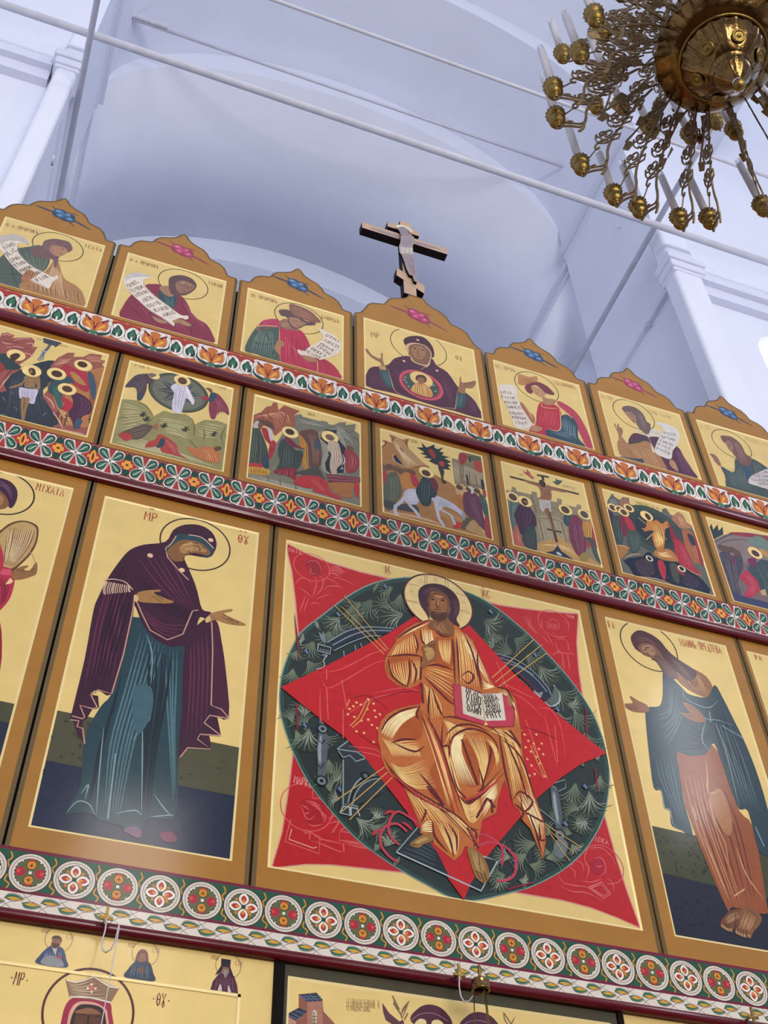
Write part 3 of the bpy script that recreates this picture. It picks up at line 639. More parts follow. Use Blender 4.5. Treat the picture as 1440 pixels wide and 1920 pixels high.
p.loc(0, 0); p.disc('d8b878', c2_, r2, 32); p.ring('7c5434', c2_, r2, .004); p.at(650, 540, 5.333)
p.poly('c28c4c', '640,1010 680,960 740,930 800,970 850,1020 860,1080 800,1085 680,1045'); p.hatch('7c4c2c', .004, '690,950 680,1000 680,1040', '800,970 820,1020 840,1080', 7); p.hatch('ecd08c', .004, '670,960 660,1000 660,1030', '790,970 810,1020 820,1080', 6)
p.poly('4e3028', '690,890 720,865 770,870 800,900 790,940 740,940 700,920'); p.poly('8a5c40', '710,900 750,890 780,910 770,945 740,960 715,930')
p.out('painting', PAN['p4']); cloud('p4', 0.0, 9.17, True, 1.15)
# --- p5
p = Paint(); p.at(890, 620, 6)
p.write('98564a', 'OC.UPOb', (235, 410), (465, 465), .042); p.write('98564a', 'COLOMONb', (895, 600), (1140, 655), .044)
halo(p, (452, 540), (946, 720))
p.poly('a83a4c', '930,790 1000,810 1120,890 1200,990 1290,1170 1335,1345 1260,1320 1190,1180 1110,1000 960,860'); p.line('d8a070', .006, '950,850 1090,970 1180,1150 1270,1330')
p.poly('a82a3c', '750,800 700,920 690,1040 620,1110 625,1150 820,1190 960,1110 960,870'); p.hatch('cc5a60', .004, '760,870 740,950 720,1050', '930,890 920,980 900,1080', 7)
p.poly('2c4250', '970,980 1010,940 1090,960 1160,1060 1170,1200 1250,1310 1050,1255 840,1195 810,1110 960,1110'); p.hatch('7a94a4', .005, '1000,960 980,1040 970,1100', '1140,1060 1140,1160 1160,1240', 8); p.hatch('7a94a4', .004, '840,1130 960,1180 1100,1230', '960,1120 1050,1150 1150,1160', 5)
p.lines('d8a878', .008, '765,800 760,850 860,870 940,870|955,830 965,1105 820,1100|980,880 1100,980')
p.poly('9c7456', '770,740 830,760 900,770 920,800 880,830 800,830 770,790'); p.poly('b0865e', '640,640 670,620 760,660 800,700 770,750 700,720 650,680')
p.poly('6e2e38', '570,620 600,590 700,570 800,610 870,670 900,710 880,720 800,700 760,660 690,610 640,625 655,680 640,705 600,690 570,650')
p.poly('b07c4c', '490,560 495,485 560,500 620,515 700,510 705,565 640,580 560,610 500,600'); p.hatch('7c4a30', .004, '500,500 600,530 700,530', '500,590 560,600 640,580', 6)
p.lines('4a2c28', .005, '665,640 690,650|700,660 730,675|690,690 720,710')
p.poly('d0c4b8', '270,620 350,600 450,615 480,650 480,720 510,800 560,900 650,1060 600,1100 470,1095 400,930 300,720'); scroll_text(p, INK, [((305, 705), (440, 715)), ((310, 755), (460, 770)), ((345, 815), (500, 825)), ((370, 870), (530, 880)), ((405, 935), (555, 945)), ((430, 985), (590, 1000)), ((455, 1040), (605, 1060))], .03, 5)
p.poly('9c6048', '510,800 560,830 610,900 670,960 680,1040 640,1020 590,940 530,860'); p.hatch('d8b080', .003, '540,830 600,900 650,1000', '560,830 620,900 660,980', 3)
p.poly('a87c5c', '620,1090 660,1060 740,1080 760,1110 700,1135 640,1120')
p.out('painting', PAN['p5']); cloud('p5', 0.952, 9.10, False)
# --- p6
p = Paint(); p.at(1090, 680, 6)
p.write('a8705c', 'OA.UP', (205, 385), (370, 425), .042); p.write('a8705c', 'CTH.ILIA', (770, 565), (1015, 630), .044)
halo(p, (358, 480), (826, 680))
p.poly('502840', '590,790 740,820 880,840 920,930 1080,940 1160,1060 1250,1200 1300,1305 950,1215 860,1100 760,900 540,900'); p.hatch('744a60', .005, '1060,980 1100,1080 1150,1250', '1100,980 1200,1130 1270,1290', 6)
p.poly('9c7048', '420,870 520,905 740,880 860,1000 920,1100 960,1215 700,1145 520,1065 440,1030 410,940'); p.hatch('c8a074', .005, '540,930 580,1000 620,1080', '800,970 850,1080 900,1190', 9); p.hatch('6c4a2c', .005, '480,960 520,1020 600,1090', '700,920 760,1040 820,1160', 6)
p.poly('343e4c', '450,1050 600,1075 690,1080 695,1130 560,1095 450,1060'); p.line('343c30', .016, '530,905 640,890 740,850')
p.poly('c4bcac', '620,735 700,790 820,740 910,790 890,830 760,840 830,990 800,990 750,830 610,770'); p.lines('7c7c70', .005, '650,770 730,810|830,780 880,800|770,850 820,960')
p.poly('64504e', '460,510 490,485 560,485 640,520 700,580 740,660 780,690 770,780 730,800 660,740 620,680 600,640 580,560 500,560')
p.poly('97715c', '490,555 540,550 600,580 620,640 600,680 560,640'); p.lines('3e2c2c', .005, '560,590 590,605|540,570 600,580|580,640 600,650'); p.hatch('85706e', .003, '620,560 660,640 700,760', '660,560 710,640 750,760', 7)
p.poly('9a6c50', '370,690 385,685 400,740 410,690 425,690 430,720 465,740 470,790 460,830 530,920 520,960 430,880 415,790'); p.lines('5c3c30', .003, '400,700 420,760|440,720 450,790')
p.poly('ccc4c0', '840,680 900,670 1000,700 1080,750 1110,830 1080,920 1030,990 1010,1080 900,1050 830,1000 850,900 900,800 920,740'); scroll_text(p, '6c6064', [((930, 800), (1080, 830)), ((905, 845), (1070, 885)), ((885, 885), (1040, 940)), ((860, 925), (1020, 985)), ((845, 970), (1005, 1040))], .034, 6)
p.poly('a87c5c', '1000,1090 1050,1110 1090,1200 1080,1220 1000,1150')
p.out('painting', PAN['p6']); cloud('p6', 1.821, 9.10, True)
# --- p7
p = Paint(); p.at(1260, 730, 8)
p.write('b08458', 'OA.U', (370, 560), (580, 600), .042); p.write('b08458', 'UAVELb', (1110, 760), (1460, 860), .044)
halo(p, (600, 680), (1196, 960))
p.poly('3c4a48', '950,1040 1060,1080 1190,1030 1390,1140 1500,1250 1560,1500 1600,1700 1300,1620 860,1480 810,1420 800,1300 740,1150 930,1240'); p.hatch('68786e', .005, '800,1200 850,1320 900,1450', '1120,1140 1150,1320 1200,1550', 10); p.poly('2c4a64', '1070,1170 1160,1160 1170,1300 1130,1330'); p.hatch('5e6c5c', .005, '1200,1070 1230,1150 1250,1240', '1340,1130 1350,1170 1370,1200', 6)
p.poly('6e4c48', '735,690 800,690 900,710 1000,780 1060,860 1110,960 1190,1020 1190,1090 1130,1150 1030,1110 960,1010 920,960 850,840 770,780 740,730')
p.poly('94685a', '800,780 860,770 920,850 900,930 860,900 820,830'); p.lines('442c2c', .006, '840,840 880,850|820,810 890,820'); p.hatch('8e6c66', .004, '900,760 960,880 1050,1090', '980,780 1050,900 1150,1060', 8)
p.poly('8a6050', '570,960 640,975 700,1040 740,1130 720,1150 640,1070 620,1030'); p.lines('5a3834', .004, '580,970 650,1000 700,1080')
p.poly('c4bcb8', '1270,920 1340,960 1440,1020 1440,1180 1390,1200 1200,1290 1150,1370 1170,1410 1300,1450 1400,1480 1600,1500 1620,1000 1420,990'); scroll_text(p, '6c6064', [((1300, 1270), (1560, 1250)), ((1240, 1320), (1560, 1330)), ((1210, 1370), (1560, 1400)), ((1300, 1430), (1560, 1460))], .034, 7)
p.out('painting', PAN['p7']); cloud('p7', 2.69, 9.10, False)
# ================================================================ big enthroned figure
TS = random.Random(11)
def inside(x, y, q):
    c = False
    for i in range(len(q)):
        (a, b), (d, e) = q[i-1], q[i]
        if (b > y) != (e > y) and x < (d-a)*(y-b)/(e-b)+a: c = not c
    return c
def fan(p, cx, cy, ang, spread, r0, r1, n, col, w=.004, bend=.7, base=None):
    """tuft of feather strokes around a pixel point, angle in degrees in the picture"""
    for ww in range(12):
        if all(inside(cx+r1*1.12*math.cos(math.radians(ang+d)), cy+r1*1.12*math.sin(math.radians(ang+d)), MQ) for d in (-spread/2-8, 0, spread/2+8)): break
        r1 *= .88
    if r1 < r0+6: return
    if base:
        p.poly(base, [(cx+(r1*1.05 if k % 2 == 0 else r1*.98)*math.cos(math.radians(ang-spread/2+spread*k/6)), cy+(r1)*math.sin(math.radians(ang-spread/2+spread*k/6))) for k in range(7)] + [(cx, cy)])
    y0 = p.y
    for k in range(n):
        p.y = y0 - p.st*(k % 3)
        a = math.radians(ang-spread/2+spread*(k+.5)/n); b = a+bend*(k/n-.5)
        pts = [(cx+r*math.cos(a+(b-a)*t), cy+r*math.sin(a+(b-a)*t)) for r, t in ((r0, 0), (r0+(r1-r0)*.4, .5), (r0+(r1-r0)*.75, 1.2), (r1, 2.2))]
        p.line(col, w, pts, taper=True, n=3)
    p.y = y0 - 4*p.st
p = Paint(); p.at(0, 0, 1)
RB = 'ae2024'; RL = 'cc5a58'; RD = '7a1820'
MAND = '758,1081 700,1092 651,1117 600,1155 565,1183 545,1216 530,1255 523,1300 527,1345 549,1410 580,1470 620,1520 665,1570 720,1612 765,1640 805,1662 842,1682 875,1689 905,1687 955,1675 992,1665 1040,1642 1075,1617 1105,1585 1131,1538 1142,1489 1144,1444 1138,1405 1119,1350 1098,1312 1067,1269 1035,1233 1000,1196 962,1162 921,1131 885,1112 850,1100 800,1086'
STAR = '534,1015 575,1036 615,1052 675,1070 736,1084 800,1098 900,1122 940,1133 973,1138 1030,1145 1086,1149 1083,1204 1087,1256 1094,1304 1110,1400 1122,1480 1134,1524 1155,1600 1178,1672 1203,1741 1160,1722 1110,1703 1056,1689 973,1675 870,1652 759,1637 678,1628 620,1622 573,1621 508,1628 528,1560 542,1467 549,1408 556,1300 558,1183 553,1125 546,1069'
p.poly('c88880', STAR, False); MQ = [tuple(float(v) for v in w.split(',')) for w in MAND.split()]
def inset(t, k):
    q = [tuple(float(v) for v in w.split(',')) for w in t.split()]; cx = sum(a for a, b in q)/len(q); cy = sum(b for a, b in q)/len(q)
    return [(cx+(a-cx)*k, cy+(b-cy)*k) for a, b in q]
p.poly(RB, inset(STAR, .991), False)
# faint symbols in the four corners, drawn in lighter red
w1 = .005
A = lambda a, b: (490+a/4.8, 1000+b/4.8)
p.at(490, 1000, 4.8)
p.ring(RL, (455, 300), .105, .005)
p.poly('94202a', '400,250 450,230 520,250 545,310 540,360 500,380 460,370 420,330')
p.lines(RL, .006, '400,270 440,245 500,250 530,290 545,350|430,290 450,320 440,340 470,360 500,350|480,380 500,440 480,520 460,580|520,370 560,420 540,500 480,570|300,470 340,410 400,400 460,460|330,480 400,520 460,580|560,390 640,420 700,460|640,400 700,400 780,430 860,470|620,290 680,300 750,350|610,330 680,330 730,370|600,360 660,360 700,390|490,590 560,560 620,550|400,560 370,640 345,710|430,580 400,650 390,700|440,640 480,620 540,640|620,470 690,470 730,500|560,510 610,470 700,480')
p.hatch('d8787c', .003, '620,280 700,290 760,340', '600,370 650,370 700,400', 6); p.write('d8898a', 'MATb', (245, 160), (365, 185), .035)
p.at(490, 1300, 4.8)
p.ring(RL, (410, 1020), .125, .005)
p.poly('a01c24', '360,960 440,950 550,980 600,1080 560,1180 450,1180 380,1090'); p.hatch(RL, .005, '380,960 450,960 540,1000', '580,1080 590,1120 560,1170', 9)
p.lines(RL, .007, '355,1000 380,1060 400,1110 440,1130 490,1090|370,1000 400,1020 440,1050|400,1080 430,1070|420,1170 480,1190 560,1170|430,1230 520,1300 640,1330 740,1350|450,1320 560,1360 680,1410 740,1430|740,1350 745,1420|760,1350 880,1380 1000,1400|740,1340 860,1350 960,1390|600,1130 660,1100 700,1120|620,1170 680,1150 740,1170|700,1160 640,1250|400,1220 440,1260 430,1320|380,1240 420,1260')
p.line(RL, .006, '265,1130 215,1330 520,1440 530,1290 430,1240', False); p.line('e09a98', .005, '275,1220 250,1310 470,1390 500,1380', False); p.line(RL, .006, '465,870 460,940 560,945', False); p.line(RL, .006, '705,1240 800,1170 900,1260 900,1340 705,1320 705,1240 900,1262', False)
p.write('d8898a', 'MAPKb', (290, 800), (455, 850), .045)
p.at(900, 1100, 4.8)
p.ring(RL, (670, 330), .105, .005, a0=0.2, a1=5.4)
p.lines(RL, .006, '600,330 650,290 700,310 710,370 640,390|420,250 460,290 440,340 500,400 540,440|560,440 600,480 640,520|690,470 780,480 800,560 820,600|680,490 700,560 740,590|740,600 760,740|790,610 810,740|700,590 850,605|640,390 700,450 760,440|540,280 560,330 540,380|660,610 720,570|760,300 800,340 790,400|570,400 620,450 660,520')
p.hatch('d8787c', .003, '610,320 600,350 610,380', '700,330 700,350 690,380', 6); p.hatch(RL, .004, '430,260 470,340 520,420', '380,240 420,330 500,430', 4); p.write('d8898a', 'IOAN', (770, 265), (850, 290), .03)
p.at(900, 1400, 4.5)
p.ring(RL, (1050, 990), .105, .005, a0=-1.6, a1=3.4)
p.poly('a01e30', '950,960 1000,920 1050,960 1060,1040 1000,1080 950,1050')
p.lines(RL, .007, '960,950 1010,930 1050,970 1060,1050 1000,1100|970,1000 1010,1010 1030,1000|660,1060 700,1140 800,1170 920,1190 1050,1300|680,1170 780,1220 900,1230 1040,1300|690,1040 740,1010 800,980|800,960 860,980 880,1060|930,880 960,850 1040,860 1120,940 1150,1020|750,1010 800,1050 800,1110|880,950 920,1020 900,1120|850,1130 950,1140 1030,1110|1060,1100 1120,1150 1130,1220')
p.line('d8787c', .005, '915,1185 1030,1140 1105,1240 1050,1275 915,1185', False); p.line('d8787c', .004, '940,1190 1025,1160 1085,1235 1045,1255 940,1190', False); p.write('d8898a', 'LUKA', (970, 795), (1090, 830), .03)
# mandorla
p.at(0, 0, 1)
p.poly('7a908a', MAND, True, 3); p.poly('2a453c', inset(MAND, .993), True, 3); p.poly('26302c', inset(MAND, .97), True, 3)
FE, FB = '68745f', '34382c'
fans = [(905,1160,35,90,6,38),(945,1190,150,80,6,34),(960,1195,30,70,6,40),(930,1215,215,80,4,28),(965,1225,200,70,6,36),(985,1225,40,80,4,34),(1010,1245,60,70,4,44),(1000,1260,120,60,4,36),(1040,1290,50,70,6,44),(1045,1330,80,60,4,36),(1075,1330,60,60,4,48),(1095,1370,70,60,4,40),(1060,1320,10,60,4,30),
 (740,1100,160,70,4,34),(752,1110,100,60,4,40),(712,1105,215,80,6,36),(700,1120,120,80,6,40),(735,1140,200,70,4,34),(760,1150,170,70,4,46),(680,1128,150,70,4,34),(660,1130,90,70,4,34),(640,1155,140,80,4,36),(625,1165,60,80,6,32),(655,1150,40,70,4,28),(600,1165,150,70,4,38),(620,1180,110,80,4,34),(590,1200,120,80,4,34),(575,1200,200,70,4,30),(560,1215,110,60,4,44),(575,1235,60,60,4,32),(545,1230,140,50,4,34),(550,1250,100,60,4,36),
 (550,1360,255,40,6,46),(565,1350,285,50,6,36),(575,1372,250,50,4,34),(553,1365,70,40,4,50),(580,1362,100,60,4,44),(600,1370,60,50,4,36),(615,1420,80,50,4,44),(640,1440,90,60,4,36),(625,1470,290,60,4,40),(620,1488,260,50,4,34),(640,1500,200,60,4,28),(650,1480,20,50,4,30),(685,1500,260,50,4,30),(665,1530,45,40,4,46),(690,1545,30,40,4,40),(700,1580,50,50,4,40),(720,1590,300,80,4,34),(740,1585,240,60,4,30),(735,1610,40,50,4,34),(700,1540,300,60,4,26),
 (1095,1440,250,50,4,34),(1085,1438,290,50,4,30),(1120,1430,265,40,4,34),(1125,1450,90,40,4,38),(1080,1465,100,60,4,46),(1105,1480,90,50,4,50),(1090,1520,200,50,4,34),(1055,1525,170,50,4,24),(1100,1530,120,60,4,34),(1080,1555,300,60,4,30),(1075,1565,200,60,4,30),(1070,1580,60,60,4,28),(1010,1580,170,50,6,44),(990,1600,150,60,4,36),(960,1610,200,60,4,34),(990,1620,20,60,4,36),(950,1640,170,80,4,34),(970,1650,10,60,4,34),(1020,1610,350,60,4,38),(1035,1600,190,60,4,32),(930,1640,60,70,4,30),(1030,1570,240,70,4,28)]
for (x, y, a, s_, r0, r1) in fans: fan(p, x, y, a, s_*.66, r0, r1*1.08, 8, FE, .0055, base='323a30' if TS.random() < .6 else '2a322c')
for (x, y, a, s_, r0, r1) in fans[::3]: fan(p, x+2, y+2, a, s_*.6, r0+4, r1*.8, 4, 'b4bcb0', .003)
for q in ((722,1100),(634,1152),(574,1222),(920,1147),(1003,1228),(1000,1290),(1045,1330),(571,1360),(637,1480),(1097,1475),(965,1615),(1060,1545)):
    p.disc('20304c', q, .018, 10); p.lines('8498a8', .004, '%g,%g %g,%g|%g,%g %g,%g' % (q[0]-4, q[1]-2, q[0]+4, q[1]+2, q[0]-1, q[1]-5, q[0]+2, q[1]+5))
p.lines('7a2030', .009, '552,1150 557,1200 560,1240|556,1320 557,1370|1098,1330 1100,1400|1115,1440 1120,1480|950,1668 1000,1655', True)
# throne parts showing on the dark field
p.at(490, 1000, 4.8)
p.poly('242c38', '600,985 780,880 960,850 1190,860 1130,905 1000,920 800,970 640,1060 620,1090 620,1030'); p.lines('7a8a90', .007, '590,985 780,880 960,845 1195,860|640,1010 800,925 960,880 1170,880|650,1060 800,985 960,930 1080,925', taper=False)
p.line('9aa6a8', .006, '510,1000 505,1060 615,1090 625,1030 510,1000', False); p.poly('4a545c', '525,1035 610,1055 605,1080 520,1060', False); p.poly('6c7880', '515,890 545,910 555,880 570,930 580,990 545,975 525,930'); p.line('aab4b4', .005, '545,1095 590,1100 560,1140 565,1200 500,1225 540,1240'); p.disc('5c6870', (560, 1100), .01)
p.lines('7a8a90', .006, '740,1060 745,1130|840,1010 850,1060|890,990 905,1030', taper=False)
p.at(490, 1300, 4.8)
p.poly('505a60', '515,200 545,250 575,300 590,370 595,500 585,640 570,760 560,820 510,790 505,640 500,500 515,360 520,280'); p.hatch('8a969a', .006, '530,380 510,500 515,640', '545,380 535,500 540,640', 4)
for q in ((550, 322), (540, 790)): p.disc('161c20', q, .030, 20); p.disc('6a767a', q, .022, 20); p.disc('161c20', q, .010, 12)
p.line('161c20', .006, '520,430 545,460 570,420', False); p.line('161c20', .006, '510,650 535,680 560,630', False)
p.poly('2a3438', '680,500 780,440 950,560 990,640 1080,740 1150,790 1090,900 860,1010 870,1110 705,1080 730,600', False)
p.lines('80908e', .007, '680,505 780,430|680,505 860,530 960,600|690,520 735,580 795,560 850,615 930,590|735,600 735,1010 770,1000|870,1020 810,1010 800,1110|730,1020 870,1040', sm=False, taper=False)
p.line('80908e', .008, '780,990 810,880 870,790 940,750 1040,750'); p.line('80908e', .006, '820,1010 840,920 900,830 990,780 1060,770'); p.line('12181c', .012, '795,1000 820,900 880,810 960,765 1050,758'); p.disc('12181c', (935, 745), .026, 16); p.disc('5a6668', (935, 745), .012, 12)
p.line('a0acac', .006, '705,1080 735,1020 790,1025 795,1100 705,1080', False); p.line('a0acac', .006, '810,1100 800,1030 860,1040 885,1110', False)
p.at(900, 1100, 4.8)
p.poly('252a3a', '120,590 400,720 560,860 640,980 600,1030 560,1020 440,890 200,680'); p.lines('76888c', .007, '130,600 320,660 470,760 600,900 640,980|200,680 380,740 520,850 600,950|180,640 330,700 480,800', taper=False)
p.line('9aa8a4', .010, '660,890 710,960 710,1040 640,1080 580,1040'); p.poly('56625c', '670,900 710,960 700,1040 640,1070 590,1040 640,990'); p.poly('8a9898', '480,930 520,960 560,950 545,1000 500,980')
p.at(900, 1400, 4.5)
p.poly('4c565a', '600,340 650,370 670,450 690,560 690,650 670,720 640,700 625,600 605,500 595,400'); p.hatch('8a969a', .006, '610,380 620,500 650,660', '630,380 645,500 670,660', 4); p.disc('161c20', (672, 745), .034, 18); p.disc('6a767a', (672, 745), .024, 18); p.disc('161c20', (672, 745), .010, 12)
p.poly('606c6e', '620,830 680,770 740,830 700,940 630,920'); p.lines('76888c', .006, '490,520 640,640|600,320 720,280 720,350 660,380|600,330 640,350 640,370', sm=False, taper=False)
# red lozenge
p.at(0, 0, 1)
LZ = '526,1289 605,1252 725,1190 790,1148 826,1120 882,1175 965,1265 1033,1329 1092,1378 1137,1413 1089,1433 1050,1460 1009,1495 967,1542 915,1604 888,1645 869,1688 840,1648 805,1590 761,1521 719,1467 678,1413 644,1381 615,1360 563,1319'
p.poly('b41c20', LZ, False)
p.lines('cc5450', .006, '600,1262 640,1255 700,1225 740,1215|600,1265 612,1290 640,1280 700,1245 745,1235|612,1255 612,1275|600,1290 600,1340 605,1360|612,1290 615,1350|643,1330 643,1385|643,1345 700,1310 760,1300|640,1275 650,1330|700,1300 760,1290 790,1300|650,1400 700,1405 720,1420|660,1408 700,1415 725,1425|925,1290 980,1310 1020,1350|940,1280 1000,1310|985,1350 1010,1420|1005,1330 1030,1330 1050,1360 1060,1420|1020,1340 1035,1400 1045,1440|1000,1440 1020,1460|930,1240 950,1290|1040,1360 1045,1430')
for (x, y) in ((668,1318),(662,1325),(676,1322),(690,1312),(700,1320),(688,1330),(702,1333),(712,1340),(704,1345),(690,1350),(697,1360),(707,1366),(682,1375),(712,1378),(700,1392),(668,1372),(655,1330),(652,1340),(664,1345),(677,1352),(720,1350),(722,1362),(983,1378),(990,1390),(1000,1395),(985,1402),(995,1410),(988,1424),(996,1436),(1005,1420),(1010,1405),(1018,1415),(1012,1432),(1002,1452),(992,1455),(1020,1456),(1015,1395),(1005,1378),(976,1370)): p.disc('dcae6c', (x, y), .008, 5)
p.lines('c88a4c', .006, '687,1314 672,1345 655,1362|693,1315 678,1348 660,1365|655,1312 650,1325|994,1398 1005,1425 1020,1458|999,1398 1012,1428 1025,1460', taper=False)
p.lines('7c141c', .006, '655,1312 690,1305 730,1333|700,1312 760,1298 800,1300|660,1370 700,1395 720,1400|970,1360 1010,1372 1050,1390|930,1220 990,1280 1040,1330')
# gold rays
p.lines('c09850', .005, '626,1135 720,1228|645,1118 727,1218|640,1138 724,1222|1000,1200 922,1272|1015,1210 928,1280|1025,1225 935,1288|725,1436 632,1500|729,1446 640,1523|735,1458 655,1538|1010,1540 1075,1600|1020,1545 1090,1590|1028,1560 1068,1615', sm=False, taper=False)
# footstool and wheels
p.at(680, 1340, 4)
for A_ in ('430,830 270,730 200,800 200,900 270,980', '330,880 250,820 150,860 130,960 180,1050 260,1110', '760,900 900,900 1010,960 1050,1030 1040,1130', '870,990 940,960 1060,990 1140,1080 1140,1190 1090,1240 1010,1250'): p.line('b0384c', .013, A_)
p.lines('b0303c', .016, '160,750 200,730 250,735|290,810 330,830 370,870|70,910 100,880 130,865|1120,1030 1140,1070 1170,1110')
p.poly('20282c', '250,1035 410,850 560,870 700,1080 900,1080 1010,1100 885,1325 600,1200', False); p.hatch('38464a', .012, '280,1035 400,1080 560,1150', '400,900 480,930 540,980', 6)
p.poly('b41c20', '500,960 560,1040 640,1200 755,1390 800,1280 880,1160 900,1060 700,1000', False)
p.line('98a6a8', .009, '250,1035 885,1325 1010,1100 900,1065', False); p.line('80908e', .006, '250,1035 410,850', False)
# gilded clothing
FR = (680, 1050, 4); p.at(*FR)
BODY = '500,455 400,475 320,520 265,570 240,590 250,610 222,650 190,700 165,745 160,810 185,885 255,942 330,970 400,950 440,912 430,990 442,1040 430,1085 350,1097 250,1122 180,1160 135,1212 112,1285 115,1360 128,1400 138,1480 165,1560 200,1610 300,1690 340,1780 385,1890 430,1990 430,2050 520,2075 530,2130 600,2190 685,2260 740,2210 765,2150 850,2170 872,2150 866,2080 884,2025 890,1960 1000,1900 1012,1800 1060,1650 1085,1720 1125,1840 1170,1880 1200,1960 1255,2020 1350,2245 1370,2100 1360,1980 1290,1780 1212,1550 1192,1390 1180,1250 1165,1150 1142,1050 1100,990 1040,965 990,950 955,900 900,780 860,690 820,600 742,542 710,490 600,480'
halo(p, (303, 262), (825, 372), '54242c', .011, 'd6bc80', .985)
p.lines('8a7044', .004, '465,110 465,185|480,108 480,183|615,140 620,200|635,145 640,205|320,300 410,320|325,310 412,330|340,180 420,200|720,380 800,410|722,370 802,395|700,250 770,275', sm=False, taper=False); p.write('a08050', 'O', (535, 165), (560, 170), .03); p.write('a08050', 'W', (350, 245), (375, 250), .025); p.write('a08050', 'H', (745, 335), (775, 340), .03)
p.poly('6c1c1c', inset(BODY, 1.006), False); p.poly('b4642c', BODY, False)
G, GL_, DK, MD = 'e4bc74', 'eed8a0', '5e1c1c', '8c4022'
def gh(w, a, b, n, c=G): p.hatch(c, w, a, b, n)
# shades
for t in ('170,780 240,720 350,740 330,960 200,880', '480,880 560,860 690,960 690,1090 600,1020', '210,1340 420,1350 450,1200 420,1120 300,1200', '560,1500 620,1700 680,1900 640,1980 480,1700', '760,1360 900,1360 1000,1420 960,1600 860,1700 760,1660', '540,590 660,590 670,800 540,780'): p.poly('a4501e', t)
gh(.006, '255,590 340,540 480,480', '300,570 400,520 500,470', 4, GL_)
gh(.006, '250,640 220,700 200,730', '390,550 400,620 420,700', 10); gh(.006, '180,780 200,860 300,940', '340,750 350,840 330,940', 9); gh(.006, '360,760 370,850 360,930', '430,750 430,850 420,900', 5)
gh(.0065, '440,520 450,620 440,700', '520,530 530,600 540,640', 7, GL_); gh(.006, '560,600 570,680 600,760', '660,600 660,700 650,790', 9)
gh(.0065, '690,520 700,700 710,940', '780,560 850,760 880,960', 10); gh(.006, '800,600 900,800 960,960', '730,560 790,700 860,800', 6, GL_); gh(.006, '880,900 930,930 980,950', '900,980 940,970 990,955', 5, GL_)
gh(.0065, '460,880 560,960 700,1080', '490,800 600,830 680,850', 6); gh(.006, '450,930 470,1000 480,1200', '520,970 580,1080 600,1180', 7)
gh(.006, '130,1300 200,1180 420,1110', '220,1350 300,1230 410,1160', 12, GL_); gh(.005, '140,1340 180,1400 220,1480', '400,1400 420,1440 440,1480', 26); gh(.005, '200,1520 300,1560 460,1500', '260,1640 400,1720 560,1720', 16); gh(.006, '240,1380 300,1360 400,1360', '300,1420 380,1440 440,1420', 5)
gh(.006, '440,1200 540,1500 640,1860', '520,1240 600,1500 680,1800', 9); gh(.006, '600,1200 640,1300 600,1400', '650,1220 740,1260 900,1280', 10); gh(.0065, '600,1380 650,1560 760,1900', '640,1400 700,1640 800,1960', 6)
gh(.006, '700,1300 660,1440 720,1680', '760,1300 740,1440 850,1700', 12, GL_); gh(.006, '760,1310 860,1500 880,1680', '900,1320 940,1500 890,1690', 10); gh(.006, '920,1340 980,1440 1000,1560', '960,1360 1010,1430 1020,1520', 5)
gh(.006, '740,1800 800,1840 870,1780', '760,1900 820,1980 900,1900', 12); gh(.006, '880,1760 940,1700 1000,1640', '900,1940 960,1840 1010,1760', 10, GL_)
gh(.0065, '320,1740 380,1840 440,1960', '460,1760 600,1900 740,2050', 10); gh(.006, '440,2000 480,1960 520,1960', '440,2040 500,2050 540,2050', 6, GL_); gh(.006, '540,1960 600,2080 660,2200', '720,2020 720,2120 700,2220', 12); gh(.0065, '500,1800 700,1990 840,2130', '560,1800 740,1960 860,2060', 5)
gh(.006, '1030,1320 1080,1500 1130,1800', '1090,1300 1160,1500 1200,1700', 8); gh(.006, '1100,1300 1200,1560 1300,1880', '1050,1260 1150,1380 1200,1530', 6); gh(.006, '1140,1780 1220,1900 1340,2200', '1250,1700 1320,1900 1360,2000', 9, GL_); gh(.006, '1060,970 1130,1080 1160,1240', '1010,1000 1100,1040 1140,1120', 5, GL_); gh(.006, '970,1270 1080,1290 1180,1380', '950,1290 1040,1330 1160,1400', 5)
# dark fold lines
p.lines(DK, .012, '500,455 400,500 300,560 245,600|380,545 410,640 400,710|430,520 440,600 470,660 460,720|180,730 300,715 400,720 440,730|190,740 220,870 330,960|350,745 350,860 330,960|360,750 400,840 380,940|440,730 430,900|540,540 600,575 680,570|670,580 680,700 690,940|700,580 710,700 720,940|760,560 820,700 890,980|860,690 860,800 900,960|730,880 790,840 830,880 790,930 740,890|460,880 540,960 640,1060 690,1090|480,800 560,790 680,830|440,930 450,1080|500,960 490,1100 500,1220|520,970 560,1100 610,1190')
p.lines(DK, .012, '430,1090 400,1160 420,1200|440,1180 500,1330 620,1700 700,1950|470,1160 560,1330 650,1600 760,1900|130,1300 190,1200 300,1130 430,1100|150,1480 250,1640 400,1770 620,1900 840,2130|170,1520 300,1670 500,1800 700,1920 800,2010 870,2030|220,1370 320,1420 400,1440 460,1400|210,1375 300,1350 400,1350|600,1190 660,1180 800,1210 960,1260 1040,1340|620,1320 700,1250 820,1240 940,1290|600,1220 590,1390 640,1400 650,1500|640,1500 650,1380 700,1310 800,1270 920,1300 1000,1380 1010,1470|650,1510 700,1700 760,1780 820,1800 1050,1560|690,1730 760,1820 810,1820 920,1740 1060,1600|740,1350 860,1690|900,1700 960,1450 940,1400|870,1560 900,1700 860,1740|930,1790 850,1940|930,1790 990,1860|960,1800 970,1900', )
